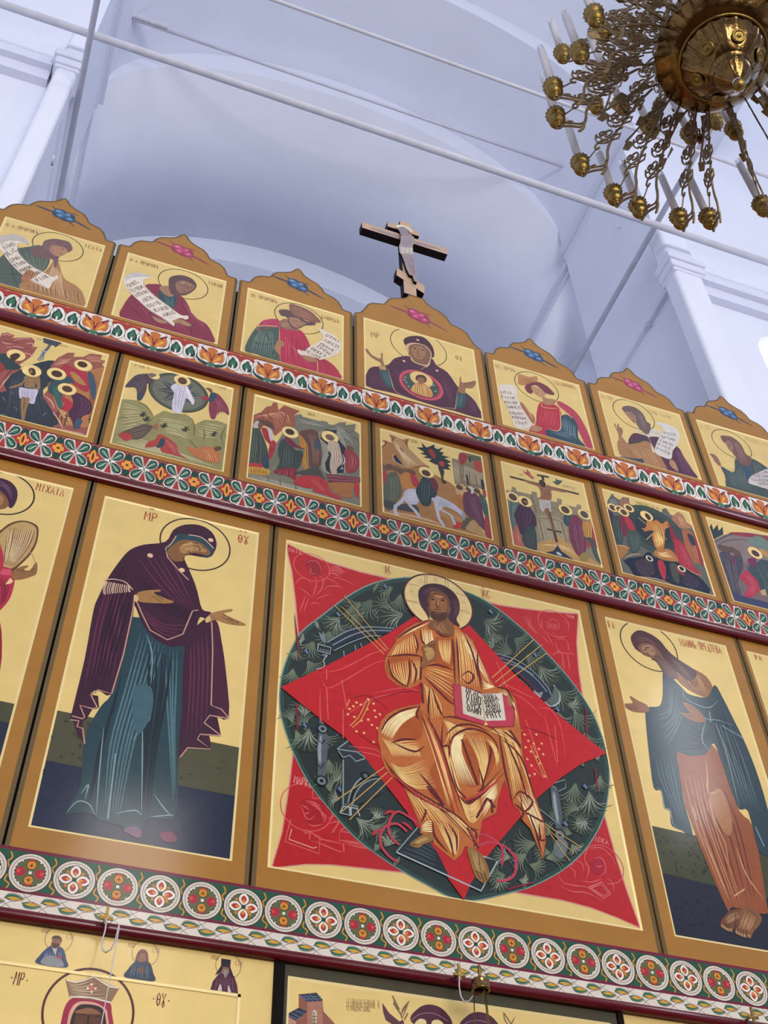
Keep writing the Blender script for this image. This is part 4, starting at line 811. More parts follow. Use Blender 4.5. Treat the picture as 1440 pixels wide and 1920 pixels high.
p.lines(DK, .012, '1020,1310 1060,1560 1125,1840|1050,1310 1160,1560 1240,1820|1040,1350 1180,1480 1290,1790|1120,1810 1180,1740 1270,1820 1200,1890 1180,1740|1130,1830 1200,1890 1180,1960|1240,1900 1300,2060 1340,2200|1220,1900 1350,1970|1320,1980 1330,2100 1370,2100|480,1700 600,1850|420,1600 520,1720 620,1860|430,1980 470,1900 460,1870|520,1960 540,2080 640,2200|600,1990 650,2100 680,2230|640,1980 700,2080 700,2200|800,2020 850,2060 830,2160|780,2010 860,2160|1000,960 1080,980 1130,1080|1100,1280 1180,1400|1040,1280 1130,1350 1190,1420')
p.lines('b03c2c', .013, '450,1180 560,1500 680,1900|480,1180 600,1480 720,1900|190,1580 400,1760 640,1900|800,2030 870,2150|690,1740 780,1800 960,1700 1050,1600', )
# book
p.poly('8c2a34', '672,932 740,945 890,1000 1040,1005 1100,1040 1140,1120 1132,1255 965,1262 690,1180', False); p.poly('b03c48', '680,940 735,950 750,1160 695,1170', False); p.poly('b8384a', '695,1175 755,1158 910,1210 1070,1205 1045,1010 1090,1050 1130,1140 1125,1250 960,1255', False)
p.poly('ccc2ae', '735,948 885,1010 915,1212 750,1158', False); p.poly('d0c8b8', '890,1008 1042,1005 1070,1208 915,1212', False); p.line('a08850', .006, '888,1008 915,1215', False)
scroll_text(p, '4c3e34', [((765, 1000), (880, 1040)), ((768, 1045), (885, 1085)), ((772, 1092), (890, 1130)), ((776, 1138), (885, 1172)), ((915, 1062), (1020, 1060)), ((920, 1105), (1030, 1103)), ((925, 1150), (1040, 1148)), ((930, 1192), (1045, 1188))], .042, 8)
p.poly('9a6a44', '1080,1010 1110,1040 1120,1090 1100,1100 1080,1060'); p.poly(G, '905,1245 920,1215 935,1245', False)
# neck, hand, feet
p.poly('7c5230', '510,460 640,440 680,500 670,570 600,570 540,530 490,510'); p.hatch('a87c4c', .005, '530,480 540,520 580,560', '600,470 620,520 650,560', 5); p.lines('543020', .006, '540,520 600,560 670,560|560,450 560,500')
p.poly('84582e', '445,690 440,650 480,640 520,610 545,615 550,640 520,650 550,670 550,740 500,780 450,820 430,790 455,740'); p.poly('b08850', '460,670 500,660 530,680 530,730 490,760 470,720'); p.lines('543020', .005, '480,640 530,610|490,655 545,630|500,660 540,660|520,670 545,690|455,700 480,690')
p.poly('8a6434', '350,2135 400,2095 470,2055 520,2060 520,2110 450,2140 420,2165 370,2155'); p.lines('4c3420', .005, '360,2140 400,2145|380,2125 410,2140'); p.hatch('b08c54', .005, '380,2130 420,2100 480,2080', '400,2140 440,2120 500,2100', 4)
p.poly('8a6434', '780,2165 850,2180 910,2250 945,2340 940,2400 905,2430 870,2410 835,2370 800,2260'); p.hatch('b08c54', .005, '800,2180 830,2280 870,2380', '850,2190 900,2280 930,2350', 6); p.lines('4c3420', .005, '860,2180 870,2260 880,2350|850,2350 880,2400|880,2350 905,2420|905,2345 925,2410|830,2340 860,2345 880,2360')
# halo and head
p.poly('3e2230', '415,270 425,220 470,190 540,183 620,205 690,260 722,330 720,400 700,450 725,500 700,495 650,460 640,420 650,360 560,240 500,260 480,330 500,450 470,400 430,340'); p.poly('3a1e26', '430,230 470,195 560,188 650,225 700,290 640,290 560,240 480,250')
p.hatch('5c3c40', .004, '440,250 500,210 600,215', '470,280 540,235 640,290', 6); p.hatch('5c3c40', .004, '660,300 690,380 660,440', '700,300 715,380 700,440', 4)
p.poly('6c4226', '482,310 500,262 560,240 620,265 650,320 648,380 640,430 600,465 550,460 505,430 488,370'); p.poly('8c5c34', '500,310 530,270 600,280 630,330 620,400 560,430 510,380'); p.poly('4c2a20', '515,390 560,400 620,400 630,430 590,465 545,460 510,430'); p.poly('8a5434', '545,395 565,392 585,398 570,410 550,408')
p.poly('ac7c48', '535,270 590,275 600,292 560,290'); p.lines('3a2018', .006, '500,290 520,282 540,290|575,298 600,292 620,305|552,300 548,350 560,362 575,352|530,382 560,376 595,385|545,398 560,402 580,400'); p.poly('2a1818', '508,300 522,295 536,303 520,308'); p.poly('2a1818', '582,308 598,303 612,312 596,316'); p.lines('b88a54', .004, '562,300 560,345|520,320 535,330|585,325 600,330'); p.disc('3a2018', (488, 340), .008); p.disc('7c5230', (645, 370), .01)
p.at(*FR); p.write('98382c', 'IC', (162, 97), (214, 108), .058, .005); p.write('98382c', 'XC', (890, 278), (965, 293), .058, .005); p.write('98382c', '-', (893, 272), (935, 280), .055, .004)
p.out('painting', PAN['d3'])

# ================================================================ standing woman
p = Paint(); p.at(0, 820, 2.769)
p.poly('4a4832', '283,1412 1262,1612 1236,1862 222,1672', False); p.poly('1e263c', '222,1672 1236,1862 1212,2204 154,2010', False)
for k in range(70):
    x = TS.uniform(200, 1220); y = 1412+(x-283)*.204+TS.uniform(30, 520)
    if x > 283-(y-1412)*.215: p.disc('2c3430' if y < 1672+(x-222)*.187 else '161c30', (x, min(y, 1990+(x-154)*.18)), .008, 6)
halo(p, (834, 505), (1194, 597), '3a2426', .008)
p.write('a03428', 'MP', (745, 424), (818, 441), .065, .006); p.write('a03428', '-', (755, 420), (800, 432), .07, .005); p.write('a03428', 'QY', (1232, 540), (1293, 554), .062, .006); p.write('a03428', '--', (1238, 535), (1285, 545), .065, .005)
TE, TL_, TD = '223c44', '4c6c74', '14222c'
p.poly(TE, '690,930 960,1050 950,1400 925,1660 925,1880 905,1970 870,1985 760,1980 735,2040 680,2045 610,2010 520,1990 495,1965 430,1945 340,1955 375,1890 420,1800 440,1560 520,1400 580,1330 640,1150', n=3)
p.hatch(TL_, .010, '720,1000 640,1300 560,1600 540,1900', '860,1080 790,1300 700,1600 620,1990', 7); p.hatch(TL_, .008, '850,1100 860,1300 880,1600 900,1900', '930,1090 920,1300 910,1500 915,1800', 4); p.hatch(TD, .014, '760,1060 760,1300 740,1600 720,1980', '900,1100 880,1300 820,1600 780,1960', 6); p.hatch(TD, .012, '640,1200 560,1500 480,1850', '600,1400 520,1600 460,1900', 4)
p.lines('7c969a', .006, '760,1020 790,1120 785,1280|700,1290 760,1290 790,1310|780,1320 780,1450 740,1500 690,1570|740,1490 740,1650 735,1960|345,1950 400,1890 460,1900 495,1960|420,1850 460,1800 440,1880|600,1950 700,1935 735,1960|780,1970 870,1960 905,1960|800,1850 850,1920 890,1965|540,1500 520,1700 500,1960|600,1640 560,1980'); p.poly('3c5c66', '700,1290 790,1310 785,1440 720,1540 690,1450'); 
p.poly('6c4a66', '640,2035 700,2018 735,2045 725,2078 680,2065'); p.poly('6c2c48', '830,2055 890,2045 920,2085 900,2102 850,2095')
MP_, ML, MDK = '38142a', '5c2440', '240c1e'
p.poly(MP_, '860,540 900,480 960,452 1040,455 1100,490 1125,545 1115,590 1080,622 960,610 985,690 1010,750 1027,805 1050,890 1092,905 1110,930 1095,960 1040,930 1010,1020 960,1075 880,1082 800,1040 740,965 700,870 690,940 640,1150 580,1332 510,1310 470,1335 505,1400 480,1405 415,1390 440,1450 430,1458 375,1440 365,1460 440,1150 485,900 510,830 560,730 630,630 680,580 750,555', n=3)
p.poly(MP_, '365,1460 440,1330 510,1340 515,1400 480,1410 450,1460 432,1470 425,1510 442,1590 405,1550 385,1480', False)
p.poly('421630', '1095,960 1130,960 1150,1050 1172,1200 1188,1455 1095,1395 1090,1200', n=3); p.poly(MP_, '960,1075 1040,960 1100,970 1100,1395 1188,1458 1128,1447 1148,1545 1085,1538 1095,1618 975,1610 925,1662 945,1400', n=2)
p.hatch(ML, .009, '560,760 500,950 430,1300', '680,720 640,950 600,1250', 7); p.hatch(ML, .009, '700,620 800,750 960,900', '880,600 940,720 1010,880', 5); p.hatch(MDK, .012, '640,640 560,850 440,1350', '700,800 650,1000 560,1300', 5); p.hatch(ML, .009, '980,1080 980,1250 960,1550', '1080,1000 1090,1200 1080,1500', 5); p.hatch(MDK, .010, '700,700 850,820 1020,900', '760,860 900,930 1010,960', 5); p.hatch(ML, .009, '750,930 820,1010 900,1050', '740,880 850,960 1000,960', 4)
p.lines('b48a78', .007, '700,820 690,900 640,1130 580,1330 510,1310 472,1335 505,1400 480,1407 415,1390 440,1450 430,1460 375,1445|365,1465 410,1470 400,1500 430,1510 440,1590|710,850 740,920 780,1000 870,1050 950,1020 1000,900 1030,895|1100,960 1105,1100 1097,1390 1150,1410 1188,1455|1188,1458 1090,1442 1060,1480 1145,1545|1145,1548 1040,1540 1025,1565 1095,1618 975,1610 935,1660|860,570 870,620 930,690 980,740', sm=False, taper=False)
p.hatch('c8a890', .005, '545,745 530,790 535,815', '680,770 680,790 685,800', 14, False); p.line('c8a890', .006, '540,740 590,735 650,750 690,790')
p.disc('d8b490', (780, 612), .016, 8); p.disc('d8b490', (945, 688), .016, 8); p.disc('d8b490', (1095, 532), .015, 8)
p.poly('22404a', '905,520 930,500 1000,510 1060,530 1110,580 1085,620 1060,615 1040,560 950,530 880,600 865,575'); p.poly('7c5430', '870,590 915,545 960,530 1040,545 1090,590 1080,612 1040,605 1000,600 955,620 950,640 900,640'); p.poly('a07848', '940,560 1000,540 1060,570 1070,595 1010,590 960,600 935,590'); p.lines('3a2420', .006, '1000,545 1030,550|1045,565 1070,575|1005,560 1030,565|975,590 990,600|1025,555 1040,580 1030,590'); p.lines('c8a274', .005, '950,560 1000,548|960,580 1000,575'); p.line('c8a090', .007, '980,505 1050,520 1110,575'); p.line('b48a78', .007, '915,510 890,550 865,570')
p.poly('9a7040', '710,810 750,795 830,790 830,800 800,805 860,835 900,850 890,860 820,860 740,855 710,840'); p.poly('9a7040', '1085,920 1140,900 1200,890 1205,900 1165,915 1270,965 1260,975 1180,965 1120,945 1090,960'); p.lines('543424', .004, '800,805 850,845|790,820 840,855|1160,920 1240,965|1150,930 1220,968|1180,940 1240,960'); p.poly('c8a878', '700,815 720,830 710,855 695,840'); p.poly('c8a878', '1065,945 1085,925 1095,945 1075,962')
p.out('painting', PAN['d2'])

# ================================================================ barefoot man in the blue cloak
p = Paint(); p.at(1040, 1120, 3)
p.poly('3e4028', '536,1280 1300,1450 1310,1720 600,1545', False); p.poly('1e2230', '600,1545 1310,1720 1420,2120 684,1914', False)
for k in range(40): p.disc('242a20', (TS.uniform(590, 900), TS.uniform(1340, 1560)), .008, 6); p.disc('141826', (TS.uniform(640, 1000), TS.uniform(1620, 1900)), .008, 6)
halo(p, (371, 215), (692, 330), '38281e', .007, None, 1.0)
p.write('b05c3c', 'O.A.', (303, 166), (352, 178), .06, .0045); p.write('b05c3c', 'IOANNb.UPEDTEVA', (708, 270), (945, 315), .06, .0045)
p.poly('8c4c2c', '690,870 890,830 960,1000 1040,1200 1120,1300 1190,1700 1185,1780 1000,1740 975,1760 820,1400 720,1100', n=3)
p.hatch('b07c54', .009, '720,1000 800,1300 960,1700', '860,1000 920,1300 1080,1740', 6); p.hatch('602c20', .010, '760,1100 850,1350 980,1700', '960,1050 1060,1300 1150,1720', 6); p.poly('a06c44', '870,1120 940,1080 1000,1260 980,1340 920,1260'); p.lines('c49a70', .007, '850,890 860,1000 870,1100 940,1080|870,1110 900,1250 960,1380 980,1500|780,1180 800,1250|1010,1680 1070,1640|830,1330 900,1500 980,1700|1020,1400 1080,1560 1180,1700|720,1100 740,1200')
p.poly('8a5a30', '690,350 760,390 850,440 890,510 860,560 760,520 690,460 650,400'); p.hatch('c09860', .006, '700,400 740,460 790,520', '780,400 830,470 860,540', 6); p.hatch('5c3420', .006, '680,380 720,440 760,510', '740,380 800,450 830,540', 5)
CL, CLL, CD = '2a3c44', '50666c', '141e2a'
p.poly(CL, '612,410 660,450 720,510 760,545 860,560 900,490 950,570 1010,690 1060,790 1130,960 1200,1190 1240,1420 1180,1450 1140,1400 1090,1200 1040,1190 1000,1100 960,990 900,820 850,880 760,890 690,870 700,960 730,1150 780,1340 720,1310 660,1280 650,1200 620,1180 600,1085 560,1070 535,900 515,700 520,620 590,610 610,540', n=3)
p.hatch(CLL, .009, '640,480 640,620 560,640', '740,640 700,740 640,860', 6); p.hatch(CLL, .009, '900,700 980,900 1060,1150', '980,700 1080,950 1160,1200', 6); p.hatch(CD, .011, '880,580 900,760 960,960', '950,640 1040,850 1120,1100', 5); p.hatch(CLL, .008, '560,900 600,1050 700,1250', '660,900 690,1050 730,1250', 5); p.hatch(CD, .010, '760,700 840,760 890,740', '700,860 780,860 860,840', 5)
p.lines('8498a0', .006, '720,510 740,570 860,620 920,580|740,590 790,620 850,680 920,690 1010,720|870,640 880,700|850,690 830,800 880,870|940,720 1060,790|900,700 960,850 1040,1180|1130,1290 1180,1400|560,1070 600,1085 620,1180 650,1195 670,1280 720,1312')
p.poly('8c5c44', '385,600 440,592 425,560 432,555 470,580 520,605 530,640 480,645 430,635'); p.lines('5c3830', .004, '400,610 460,615|410,620 460,628'); p.poly('8c5c3c', '700,645 760,650 720,595 750,595 800,625 840,670 850,700 800,700 750,680'); p.lines('5c3830', .004, '710,655 780,670|740,600 790,640')
p.poly('4c2c2e', '430,220 470,185 530,200 590,240 640,300 700,350 800,420 760,470 690,420 640,430 600,390 550,340 490,310 450,280'); p.poly('7c5440', '470,280 500,255 560,270 600,320 640,400 610,400 560,345 500,320'); p.poly('9c7458', '490,280 530,265 565,295 560,330 510,310'); p.poly('5e4440', '560,330 600,330 660,400 700,450 640,450 600,400'); p.hatch('7a5c54', .005, '570,340 610,390 650,440', '610,330 660,390 700,440', 6); p.hatch('6c4840', .005, '640,320 720,390 790,450', '660,350 740,440 800,520', 6); p.lines('2c1c1c', .006, '510,285 535,280|545,295 560,305|500,295 520,292|520,310 535,330|545,345 575,355'); p.hatch('6c4c44', .004, '450,230 520,225 600,290', '470,260 520,245 570,270', 5)
p.poly('6a4028', '940,1850 932,1830 950,1800 985,1765 1030,1752 1062,1765 1075,1800 1050,1830 1020,1850 1004,1872 985,1874 972,1862 960,1864 950,1856'); p.poly('7c5032', '1040,1770 1080,1745 1130,1762 1165,1800 1155,1840 1120,1880 1106,1912 1092,1914 1082,1900 1070,1908 1058,1902 1046,1898 1034,1892 1022,1884 1016,1866 1040,1830'); p.hatch('a07a54', .007, '1070,1770 1050,1820 1040,1860', '1140,1790 1120,1840 1100,1880', 6); p.hatch('94704e', .006, '960,1810 990,1780 1030,1765', '970,1840 1010,1820 1050,1800', 5)
for q in ((946,1850),(960,1860),(976,1868),(992,1870),(1026,1884),(1040,1892),(1054,1898),(1070,1904),(1094,1906)): p.disc('8c6444', q, .011, 10); p.disc('b08e68', (q[0]-1, q[1]-3), .005, 8)
p.lines('38241a', .004, '1010,1760 1020,1800 1014,1860|1032,1860 1034,1884|1046,1866 1048,1892|1060,1870 1064,1898|1076,1872 1084,1900|968,1838 968,1858|984,1840 984,1864|1085,1760 1120,1775 1150,1815')
p.out('painting', PAN['d4'])

# ================================================================ haloed figure cut by the left edge
p = Paint(); p.at(0, 860, 3.553)
p.poly('22283a', '-420,1520 105,1632 -60,2380 -620,2250', False); p.poly('464630', '-420,1520 105,1632 75,1760 -440,1650', False)
halo(p, (-185, 180), (226, 270), '3a2a22', .009)
p.write('98382c', 'MIXAIL', (235, 205), (425, 252), .055, .005)
p.poly('3c1c34', '-110,160 -60,125 0,125 70,150 112,200 115,260 90,315 60,320 30,240 -20,210 -90,260'); p.hatch('5c3c58', .007, '-60,150 20,150 90,220', '-40,190 30,190 80,280', 5); p.poly('7c5430', '-70,220 0,215 40,250 60,300 30,330 -30,330 -70,280'); p.lines('3a2420', .006, '0,250 20,255|-30,245 -50,245|0,290 20,295'); p.poly('9c7048', '-50,235 0,235 25,270 10,305 -40,300')
p.poly('5c3c2a', '-60,560 20,460 100,415 180,412 245,440 258,480 245,560 200,640 130,710 80,750 -20,760'); p.poly('b0925c', '-40,560 30,470 110,425 180,422 235,450 245,490 235,550 190,630 120,700 70,730 -10,730'); p.hatch('7a5038', .006, '60,450 40,550 20,700', '240,470 200,580 90,720', 14); p.hatch('dcc898', .004, '50,470 40,560 30,690', '230,460 190,570 100,700', 12)
p.poly('a82c40', '-100,720 60,725 80,745 100,800 70,920 0,1010 -80,1080 -200,1000'); p.poly('c45064', '5,730 75,735 75,775 5,770', False); p.hatch('7c1c34', .008, '-60,780 10,850 0,980', '60,800 60,880 20,960', 4); p.poly('8c1c2c', '-260,960 -80,1000 0,1080 12,1325 -30,1600 -60,2150 -200,2200 -380,2140 -360,1700 -320,1300', n=3); p.poly('a82c40', '-300,420 -120,360 0,560 20,730 -100,860 -60,1000 -250,1060 -380,800', n=3); p.hatch('c4586a', .008, '-300,1100 -300,1500 -330,2100', '-60,1100 -40,1500 -120,2150', 9)
p.poly('8a6038', '80,755 130,720 185,708 185,720 160,735 200,740 235,690 250,700 245,760 215,780 150,800 90,800'); p.lines('543424', .004, '200,745 230,755|205,735 235,735|110,740 160,745'); p.poly('d8bc88', '35,835 70,790 90,815 70,830', False)
p.line('b08a70', .004, '-40,560 60,550 150,580 210,630 240,700')
p.out('painting', PAN['d1'])
p = Paint(); p.at(1040, 1120, 3); p.write('b05c3c', 'O.A.', (1130, 345), (1180, 358), .06, .007); halo(p, (1225, 400), (1480, 500), '38281e', .007); p.loc(2.56, 5.35)
robes_ = '-.10,.62 .0,.66 .12,.60 .22,.42 .28,.05 .30,-.45 .26,-.86 .10,-.92 -.10,-.92 -.16,-.4 -.30,-.1 -.24,.25 -.18,.50'
p.poly('4a3a5a', robes_); p.poly('8c5a34', '-.10,.62 .0,.66 .05,.30 .0,-.30 .05,-.86 -.10,-.92 -.16,-.4 -.22,.0 -.18,.45'); p.hatch('7a6a8c', .008, '.08,.55 .14,.0 .12,-.8', '.20,.40 .26,.0 .25,-.8', 7); p.hatch('b88a5c', .008, '-.12,.5 -.18,.0 -.08,-.8', '-.02,.5 -.04,.0 .0,-.8', 5)
p.poly('8a6038', '-.24,.10 -.34,.16 -.42,.14 -.40,.10 -.32,.08 -.24,.02'); p.poly('44302c', '-.12,.84 -.06,.93 .04,.94 .10,.86 .08,.74 .02,.62 -.06,.66'); p.poly('8a6040', '-.10,.84 -.05,.90 .02,.88 .03,.78 -.02,.72 -.08,.76'); p.poly('54403c', '-.08,.76 -.02,.76 .02,.72 -.02,.62 -.07,.68'); p.lines('2c1c1c', .005, '-.08,.83 -.05,.84|-.03,.84 .0,.84')
p.out('painting', PAN['d5'])
# ================================================================ feast icons of the middle row
FO = 'e0c078'
def nimb(p, c, r, head=None, col='e2c684'):
    p.disc('a8864e', c, r*.90, 24); p.disc(col, c, r*.86, 24)
    if head: p.disc(head, c, r*.54, 16, 1.15)
def robes(p, col, hi, dk, t, ga=None, gb=None, n=5):
    p.poly(col, t)
    if ga: p.hatch(hi, .0045, ga, gb, n); p.hatch(dk, .0045, ga, gb, max(2, n-2))
def rocks(p, col, hi, t, steps):
    p.poly(col, t, False)
    for q in steps.split('|'): p.line(hi, .008, q.strip(), taper=True)
# q1 baptism
p = Paint(); p.at(0, 590, 6.26)
p.poly('2a3038', '-40,900 0,740 230,640 410,570 640,535 700,700 560,830 510,930 700,1280 600,1325 300,1270 -120,1160', n=3)
p.hatch('465060', .004, '430,600 500,900 600,1250', '150,700 100,900 60,1150', 14)
p.poly('8e4c44', '-120,300 0,260 20,215 90,205 175,240 140,270 280,260 370,265 410,300 395,370 440,375 400,440 350,500 230,580 240,640 130,700 40,800 80,890 -120,930', False); p.lines('c48c80', .010, '20,240 80,225 140,245|150,300 280,270 370,290|300,340 380,330 390,390|60,380 200,370 300,400|260,440 350,460 390,490|0,860 40,800 70,760 130,700|20,300 60,330 150,340')
p.lines('5e2c2c', .008, '0,300 100,310 250,330|100,360 250,400 340,390|220,570 120,660 30,780')
p.poly('8e5044', '590,600 680,500 800,440 880,445 860,490 980,490 1060,450 1200,470 1180,520 1240,540 1200,580 1250,640 1150,1000 1100,1250 1030,1415 600,1320 700,1270 610,1120 500,950 560,880 560,800 640,760', False); p.hatch('c49078', .005, '700,500 760,520 860,500', '620,600 700,580 800,560', 5); p.hatch('c49078', .005, '1000,500 1060,480 1180,490', '1050,560 1120,550 1230,560', 5)
p.poly('a86e40', '800,700 1100,640 1230,640 1120,1000 1080,1300 700,1250 760,1000'); p.hatch('8a5030', .006, '1000,650 1050,900 1040,1200', '1200,680 1120,950 1060,1300', 7); p.hatch('c8986c', .004, '620,960 700,1150 780,1300', '700,1000 780,1150 860,1300', 6); p.lines('c89c8c', .009, '510,935 600,1010 640,1100|620,1130 700,1250 740,1340|600,1320 800,1360 1000,1400')
p.poly('2a3c3e', '-60,480 60,450 130,490 180,560 250,605 200,640 80,640 -60,620'); p.poly('8a3428', '-60,560 20,560 60,640 -20,690 -60,690'); nimb(p, (190, 470), .062); p.poly('44281e', '125,470 190,445 240,470 210,510 150,545 120,510')
p.poly('9c2c38', '700,640 780,580 900,640 960,600 1020,680 1050,860 1000,900 840,800 760,700'); p.poly('a87844', '820,670 900,690 1010,820 900,790'); p.poly('3c4c5c', '1030,680 1090,690 1130,850 1110,1000 1060,900'); nimb(p, (978, 590), .062); p.disc('44281e', (968, 580), .030)
p.poly('2e484a', '690,720 800,720 880,790 760,830 700,1080 650,960 570,900 590,800'); p.poly('385a54', '620,880 680,860 740,1080 690,1090'); nimb(p, (665, 690), .064); p.disc('44281e', (668, 690), .032)
robes(p, '44223a', '6c4058', '2c1428', '820,900 930,920 1030,980 1080,1060 1060,1150 960,1200 940,1320 870,1330 850,1250 800,1140 860,1020', '880,930 960,1020 900,1200', '1000,980 1060,1080 960,1200', 5); p.poly('a82838', '720,970 800,990 860,1050 800,1130 720,1100 760,1040'); p.poly('3a4c64', '900,1220 970,1240 920,1330 870,1330'); nimb(p, (788, 870), .062); p.disc('4a3424', (790, 868), .030)
p.poly('8a6a48', '300,710 380,690 460,720 475,800 460,880 410,900 320,925 320,905 400,870 420,800 430,850 300,850 290,780 250,830 130,860 110,845 240,800 280,760'); p.hatch('5e4028', .004, '320,740 320,790 310,840', '420,740 410,790 400,850', 4); p.hatch('b08c60', .004, '320,760 360,750 420,760', '320,830 360,830 420,830', 5)
p.poly('bcb4c4', '230,850 320,865 445,880 420,970 400,1040 340,1030 350,985 300,970 240,980 225,940'); p.hatch('8c84a0', .004, '250,860 250,920 240,970', '420,890 400,960 380,1030', 6); p.poly('8a6a48', '250,975 290,970 275,1100 285,1240 255,1235 245,1100'); p.poly('8a6a48', '300,975 350,985 310,1120 285,1240 270,1180 285,1080')
nimb(p, (372, 655), .064); p.poly('44281e', '335,640 370,620 410,640 420,690 400,710 370,705 345,680'); p.poly('8a6248', '345,650 370,640 385,670 365,690 350,680')
p.poly('3c424c', '510,255 740,320 650,380 640,360 600,350 580,345 510,320', False); p.line('4c5462', .016, '590,345 560,390 530,420'); p.disc('8c96ac', (515, 430), .014); p.lines('5c6880', .006, '515,430 440,530|520,430 465,540|525,440 500,530', taper=False)
for q in ((700,1210),(760,1180),(740,1240),(1030,1220),(660,1150)): p.lines('3c2c20', .006, '%g,%g %g,%g|%g,%g %g,%g' % (q[0], q[1], q[0]+60, q[1]+10, q[0]+30, q[1]-30, q[0]+20, q[1]+50))
p.write('a8885c', 'BOG', (430, 285), (505, 300), .02); p.write('a8885c', 'VLENI', (700, 360), (800, 385), .02)
p.lines('6c8090', .004, '30,960 60,1010|120,900 160,930|180,1080 200,1120|500,1180 540,1150|640,1180 620,1150|20,1160 80,1180')
p.out('painting', PAN['q1'])
# q2 transfiguration
p = Paint(); p.at(200, 670, 5.76)
p.poly('8a8254', '170,445 330,460 420,510 510,630 620,570 720,600 860,610 930,660 950,720 1060,670 1200,680 1305,720 1290,820 1318,850 1270,1225 700,1090 50,930 130,560', False)
p.hatch('b8b088', .007, '180,480 260,500 350,540', '140,800 300,760 450,700', 9); p.hatch('b8b088', .007, '540,640 700,660 900,700', '640,820 760,840 900,900', 9); p.hatch('b8b088', .007, '1060,700 1150,710 1280,740', '950,820 1020,860 1200,880', 6); p.hatch('b8b088', .007, '70,900 300,960 600,1040', '350,860 700,990 1250,1200', 8)
p.lines('5c5838', .008, '330,465 430,520 510,630|930,660 950,760 940,850|860,850 960,960 1000,1000|510,640 420,720 300,700|1040,760 1060,830 1040,900|1290,740 1240,850 1270,960|120,660 180,640 240,660')
TT = p.T; A, B = p.P((441, 300)), p.P((1110, 470)); cc = ((A[0]+B[0])/2, (A[1]+B[1])/2+.01); rr = math.dist(A, B)/2*.97
p.loc(*cc)
for c, k in (('33362e', 1.0), ('4e5346', .95), ('68685a', .86)): p.disc(c, (0, 0), rr*k, 44)
p.poly('3e4440', [(rr*(.84 if k % 2 == 0 else .38)*math.cos(PI*k/8+.2), rr*(.84 if k % 2 == 0 else .38)*math.sin(PI*k/8+.2)) for k in range(16)], False)
for k in range(8): p.line('8a8878', .004, [(0, 0), (rr*.84*math.cos(PI*k/4+.2), rr*.84*math.sin(PI*k/4+.2))], False)
p.at(200, 670, 5.76)
robes(p, 'c2bcc8', 'e4e0ea', '8a86a0', '720,290 780,265 850,280 890,340 940,440 950,480 930,510 900,470 860,440 830,520 800,600 715,580 710,480 730,380 700,340 695,310', '740,320 730,450 730,570', '860,300 820,440 800,580', 7); p.hatch('e4e0ea', .004, '850,300 880,400 930,500', '870,300 910,400 940,480', 3)
nimb(p, (818, 245), .060); p.disc('5c3c2a', (820, 250), .030, 16, 1.2)
robes(p, '4c3c44', '6e5c64', '30242e', '205,300 300,200 380,175 470,180 500,250 470,290 440,280 430,350 400,420 370,460 330,450 320,330 220,320', '260,280 340,260 420,220', '340,400 380,330 430,260', 6); p.poly('344050', '340,400 390,380 375,455 335,450'); nimb(p, (515, 195), .040); p.poly('6e5c50', '455,180 490,165 540,185 520,205 480,215')
robes(p, '7c3444', 'a8606c', '4c1c30', '1130,380 1200,390 1250,440 1310,530 1320,620 1260,580 1200,600 1170,660 1125,650 1105,560 1110,480 1125,430', '1150,440 1180,520 1150,640', '1230,450 1250,520 1300,590', 6); p.poly('2c4254', '1130,380 1180,385 1180,440 1120,480 1100,450'); p.poly('a02c38', '1030,415 1100,430 1095,460 1035,445'); p.poly('6c4c3c', '1070,330 1120,330 1145,360 1130,385 1100,350')
robes(p, '5a4a40', '7c6c5c', '3c2c28', '240,770 400,720 500,740 470,790 380,870 270,880 140,830', '260,790 350,770 460,750', '280,860 360,840 420,800', 4); p.poly('a03438', '130,820 200,810 275,830 270,870 210,900 150,860'); p.poly('8c5c48', '495,740 540,710 560,740 540,780')
robes(p, 'a03c38', 'c8706c', '6c2028', '560,830 640,850 760,950 780,1030 900,1110 830,1080 720,1050 600,1020 560,960 420,970 450,910 530,880', '600,860 660,940 720,1030', '700,920 760,980 800,1050', 5); p.poly('28404c', '590,870 630,890 610,960 540,970 560,930')
robes(p, 'b06a3c', 'd89c6c', '7c4024', '970,980 1060,960 1150,970 1220,1010 1220,1130 1080,1120 950,1060 860,960', '1000,990 1060,1040 1080,1110', '1140,990 1180,1060 1200,1120', 5)
p.poly('5c4438', '1160,970 1230,960 1240,990 1180,1010'); 
for q in ((390,610),(1160,820),(850,770),(620,730),(430,660)): p.lines('2c3024', .009, '%g,%g %g,%g|%g,%g %g,%g|%g,%g %g,%g' % (q[0]-40, q[1], q[0]+40, q[1]+10, q[0], q[1]-25, q[0]+5, q[1]+30, q[0]-25, q[1]+25, q[0]+30, q[1]-20))
p.write('9c7a50', 'PREOBRA', (305, 95), (460, 125), .024); p.write('9c7a50', 'GNE', (1170, 315), (1300, 350), .024); p.out('painting', PAN['q2'])
